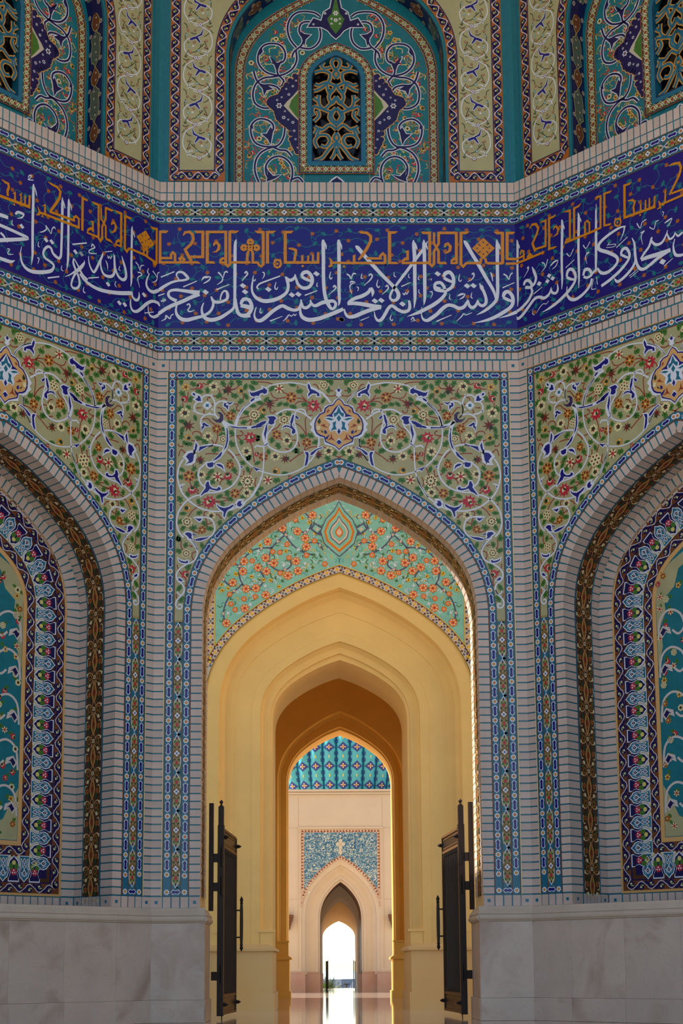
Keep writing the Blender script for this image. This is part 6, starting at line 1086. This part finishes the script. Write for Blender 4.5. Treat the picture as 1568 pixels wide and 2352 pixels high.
def gate(sg):
    base = Matrix.Translation((-1.825, 22.75, 0)) @ Matrix.Rotation(pi/2-0.063, 4, 'Z')
    if sg > 0: base = Matrix.Translation((.03, 0, 0)) @ Matrix.Diagonal((-1, 1, 1, 1)) @ base
    g = empty('gate_leaf', base)
    tag(g, 'tall dark bronze gate leaf swung open against the %s jamb of the doorway' % ('left', 'right')[sg > 0], 'gate', 'pair of bronze gate leaves')
    po = part('post', g, [(-.048,.048,.05,2.93,.048,-.048), (-.04,.04,2.93,3.22,.04,-.04)], 'bronze')
    turned('finial', [(.028,3.22),(.03,3.235),(.012,3.25),(.014,3.26),(.03,3.28),(.03,3.295),(.012,3.315),(.003,3.325)], po, 0, 0, 'bronze')
    L = 1.86
    part('stile', g, [(.05,.12,.06,2.90,.028,-.028)], 'bronze'); part('stile', g, [(L-.07,L,.06,2.88,.028,-.028)], 'bronze')
    for z0, z1 in ((.06,.10),(.33,.37),(2.60,2.64),(2.86,2.90)): part('rail', g, [(.12,L-.07,z0,z1,.026,-.026)], 'gilt')
    part('panel', g, [(.12,L-.07,.10,.33,.012,-.012)], 'bronze2'); part('panel', g, [(.12,L-.07,2.64,2.86,.012,-.012)], 'bronze2')
    for z0, z1 in ((.13,.15),(.28,.30),(2.67,2.685),(2.815,2.83)): part('moulding', g, [(.18,L-.13,z0,z1,.02,.0)], 'gilt')
    for k in range(9):
        u = .24+k*(L-.48-.0)/8; turned('bar', [(.026,.37),(.026,.42),(.018,.44),(.018,2.53),(.026,2.55),(.026,2.60)], g, u, 0, 'bronze2', 8)
    for u in (.155, L-.105):
        part('border_strip', g, [(u-.028,u+.028,.37,2.60,.014,-.014)], 'bronze')
        m = MB(); m.star(0,0,.026,.010,4,0,'gilt'); m.disc(0,.045,.010,.0,'gilt',6); me = m.mesh('leaf_ornament')
        for k in range(24): obj('leaf_ornament', me, g, place(u, .42+k*.0925, 0, .016))
    for z in (.22, 2.75):
        for u in (.0, .085, L-.035):
            turned('stud', [(.004,.075),(.022,.05),(.03,.03),(.03,0)], g, 0, 0, 'bronze2', 8).matrix_local = Matrix.Translation((u, -.028 if u else -.045, z)) @ Matrix.Rotation(pi/2, 4, 'X')
    h = turned('pull_handle', [(.004,1.03),(.026,1.075),(.03,1.10),(.018,1.12),(.028,1.135),(.022,1.16),(.026,1.25),(.029,1.48),(.026,1.71),(.022,1.80),(.028,1.825),(.018,1.84),(.03,1.86),(.026,1.885),(.004,1.93)], g, L-.04, .11, 'bronze2', 10)
    for z in (1.26, 1.70): part('arm', h, [(L-.052,L-.028,z-.012,z+.012,.10,.02)], 'bronze2')
    # hinges and the rail bolted to the jamb
    fx = part('hinge_rail', g, [(-.14,-.06,1.62,3.26,-.105,-.17)], 'bronze')
    for z0, z1 in ((2.36,2.49),(1.92,2.05),(.58,.71)):
        hp = part('hinge', g, [(-.10,-.03,z0,z1,-.04,-.13)], 'bronze'); turned('hinge_pin', [(.022,z0-.06),(.022,z1+.10)], hp, -.055, .02, 'bronze2', 8)
    part('drop_bolt', g, [(.085,.10,.0,.12,.02,.005)], 'bronze2')
    return g
for sg in (-1, 1): gate(sg)
# ================================================================ far facade: lamp brackets, exit gates
for sg in (-1, 1):
    b = empty('lamp_bracket', F_at(Y3) @ Matrix.Translation((sg*1.64, -.01, 0))); tag(b, 'stepped dark wooden bracket on the far facade, %s of the blue panel' % ('left', 'right')[sg > 0], 'bracket', 'wall brackets of the far facade')
    part('shelf', b, [(-.15,.15,2.30,2.40,.30,0), (-.13,.13,2.20,2.30,.26,0)], 'wood_and_shade'); part('corbel', b, [(-.09,.09,2.12,2.20,.2,0), (-.07,.07,2.05,2.12,.14,0), (-.05,.05,1.98,2.05,.09,0), (-.03,.03,1.93,1.98,.05,0)], 'wood_and_shade')
for sg in (-1, 1):
    g = empty('exit_gate', F_at(Y3+T3-.35) @ Matrix.Translation((sg*.50, 0, 0)) @ Matrix.Rotation(pi/2, 4, 'Z')); tag(g, 'small dark barred gate standing open at the %s of the far exit' % ('left', 'right')[sg > 0], 'gate', 'gates of the far exit')
    nn = sg*.03
    part('post', g, [(-.03,.03,0,.98,.03,-.03)], 'bronze'); part('post', g, [(.62,.66,.03,1.0,-sg*.05+.015,-sg*.05-.015)], 'bronze')
    for z in (.06,.32,.58,.92): part('rail', g, [(0,.64,z,z+.035,.02,-.02)], 'bronze')
    for k in range(6): part('bar', g, [(.08+k*.09,.095+k*.09,.06,.95,.01,-.01)], 'bronze')
# ================================================================ beyond the exit
mat('ground', lin(150,146,130), 0.9, 0.12, 0.3); mat('sea', lin(190,204,214), 0.15); mat('hill', lin(104,110,120), 0.9, 0.15, 0.05); mat('leafp', lin(96,104,64), 0.7, 0.2, 6); mat('leafg', lin(120,176,40), 0.6, 0.15, 8); mat('trunk', lin(110,90,70), 0.8)
mb = MB(); mb.raw([(-60,56,-.02),(60,56,-.02),(60,60,-.5),(-60,60,-.5),(80,190,-3.2),(-80,190,-3.2)], [(0,1,2,3),(3,2,4,5)], 'ground'); struct('ground', mb.mesh('ground'), None, 'pale ground falling away outside the far exit', 'ground')
mb = MB(); mb.raw([(-3000,186,-3.4),(3000,186,-3.4),(3000,6000,-3.4),(-3000,6000,-3.4)], [(0,1,2,3)], 'sea'); tag(obj('sea', mb.mesh('sea')), 'pale sea on the horizon outside the exit', 'sea', kind='structure')
rg = random.Random(9); mb = MB(); N = 40; vs = []
for i in range(N+1):
    x = -20+60*i/N; h_ = -.75+.2*math.sin(i*.5)+rg.uniform(-.15,.15); vs += [(x, 176, -3.3), (x, 180+rg.uniform(-1,1), h_), (x, 186, -3.3)]
mb.raw(vs, [(3*i+k, 3*i+3+k, 3*i+4+k, 3*i+1+k) for i in range(N) for k in range(2)], 'hill'); tag(obj('hill', mb.mesh('hill')), 'low hazy grey hills on the horizon', 'hill', kind='structure')
def palm(name, label, loc, h_, r, nf, k, cat, grp=None, droop=.5, seed=1):
    t = empty(name, Matrix.Translation(loc)); tag(t, label, cat, grp); rg = random.Random(seed)
    if h_ > 0.02: turned('trunk', [(r*.09,0),(r*.06,h_*.5),(r*.07,h_)], t, 0, 0, 'trunk', 7)
    for i in range(nf):
        m = MB(); a = 2*pi*i/nf+rg.uniform(-.2,.2); el = rg.uniform(.35,1.35); L = r*rg.uniform(.75,1.1); P = []
        for j in range(6):
            s_ = j/5; P.append(Vector((math.cos(a)*L*s_*math.cos(el), math.sin(a)*L*s_*math.cos(el), h_+L*s_*math.sin(el)-droop*L*s_*s_*.8)))
        side = Vector((-math.sin(a), math.cos(a), 0)); vs = []; fs = []
        for j in range(5):
            for q in range(4):
                c = P[j].lerp(P[j+1], q/4); w_ = L*.20*math.sin(pi*min(.97, (j+q/4)/5+.06)); d = (P[j+1]-P[j]).normalized()
                for sg in (-1, 1):
                    b = len(vs); vs += [tuple(c-d*L*.015), tuple(c+d*L*.015), tuple(c+side*sg*w_+d*L*.06-Vector((0,0,w_*.3)))]; fs.append((b, b+1, b+2))
        m.raw(vs, fs, k); obj('frond', m.mesh('frond'), t)
    return t
palm('feathery_bush', 'feathery grey-green palm bush outside the exit beside the left gate', (.11, 60.5, -.51), .1, 1.2, 26, 'leafp', 'bush', None, .35, 2)
palm('green_shrub', 'small bright green plant at the foot of the left exit gate', (-.06, 55.2, 0), .02, .32, 14, 'leafg', 'plant', None, .4, 3)
palm('grey_shrub', 'low dusty shrub right of the feathery bush outside the exit', (.52, 66, -.62), .02, .75, 18, 'leafp', 'shrub', None, .5, 5)
for i, (x, z) in enumerate(((2.03, -1.0), (2.83, -.95), (3.53, -.85))): palm('palm_tree', ['leftmost of the three tiny hazy palms on the horizon', 'middle of the three tiny hazy palms on the horizon', 'rightmost of the three tiny hazy palms on the horizon'][i], (x, 172, -3.25), z+3.25, .6, 12, 'hill', 'palm', 'palms on the horizon', .7, 6+i)
t = empty('stand', Matrix.Translation((1.09, 75, -.81))); tag(t, 'tiny dark T-shaped stand outside the far exit', 'stand')
part('post', t, [(-.02,.02,0,.72,.02,-.02)], 'bronze2'); part('board', t, [(-.15,.15,.72,.76,.12,-.12)], 'bronze2')
# portico carrying the dome behind the facade, and unseen walls added to block and bounce the court's sun
mb = MB(); mb.box(-4.4, 4.4, 6.02, 6.37, -T3, -T3-4.2, 'peachw')
po = struct('wall_portico', mb.mesh('wall_portico'), F_at(Y3), 'flat roof of the portico carrying the dome behind the facade', 'roof')
for sg in (-1, 1): part('column', po, [(sg*3.9-.25, sg*3.9+.25, 0, 6.05, -T3-3.6, -T3-4.1)], 'peachw')
for x0, x1, z, nm, lb in ((-10.0, -9.0, 12.6, 'wall_shade_left', 'left'), (9.5, 10.5, 10.5, 'wall_bounce_right', 'right')):
    mb = MB(); mb.raw([(x0,22.6,0),(x1,22.6,0),(x1,29,0),(x0,29,0),(x0,22.6,z),(x1,22.6,z),(x1,29,z),(x0,29,z)], [(0,1,2,3),(4,7,6,5),(0,4,5,1),(1,5,6,2),(2,6,7,3),(3,7,4,0)], 'sand')
    struct(nm, mb.mesh(nm), None, 'unseen %s wall added to shape the light in the small court behind the doorway' % lb, 'wall')
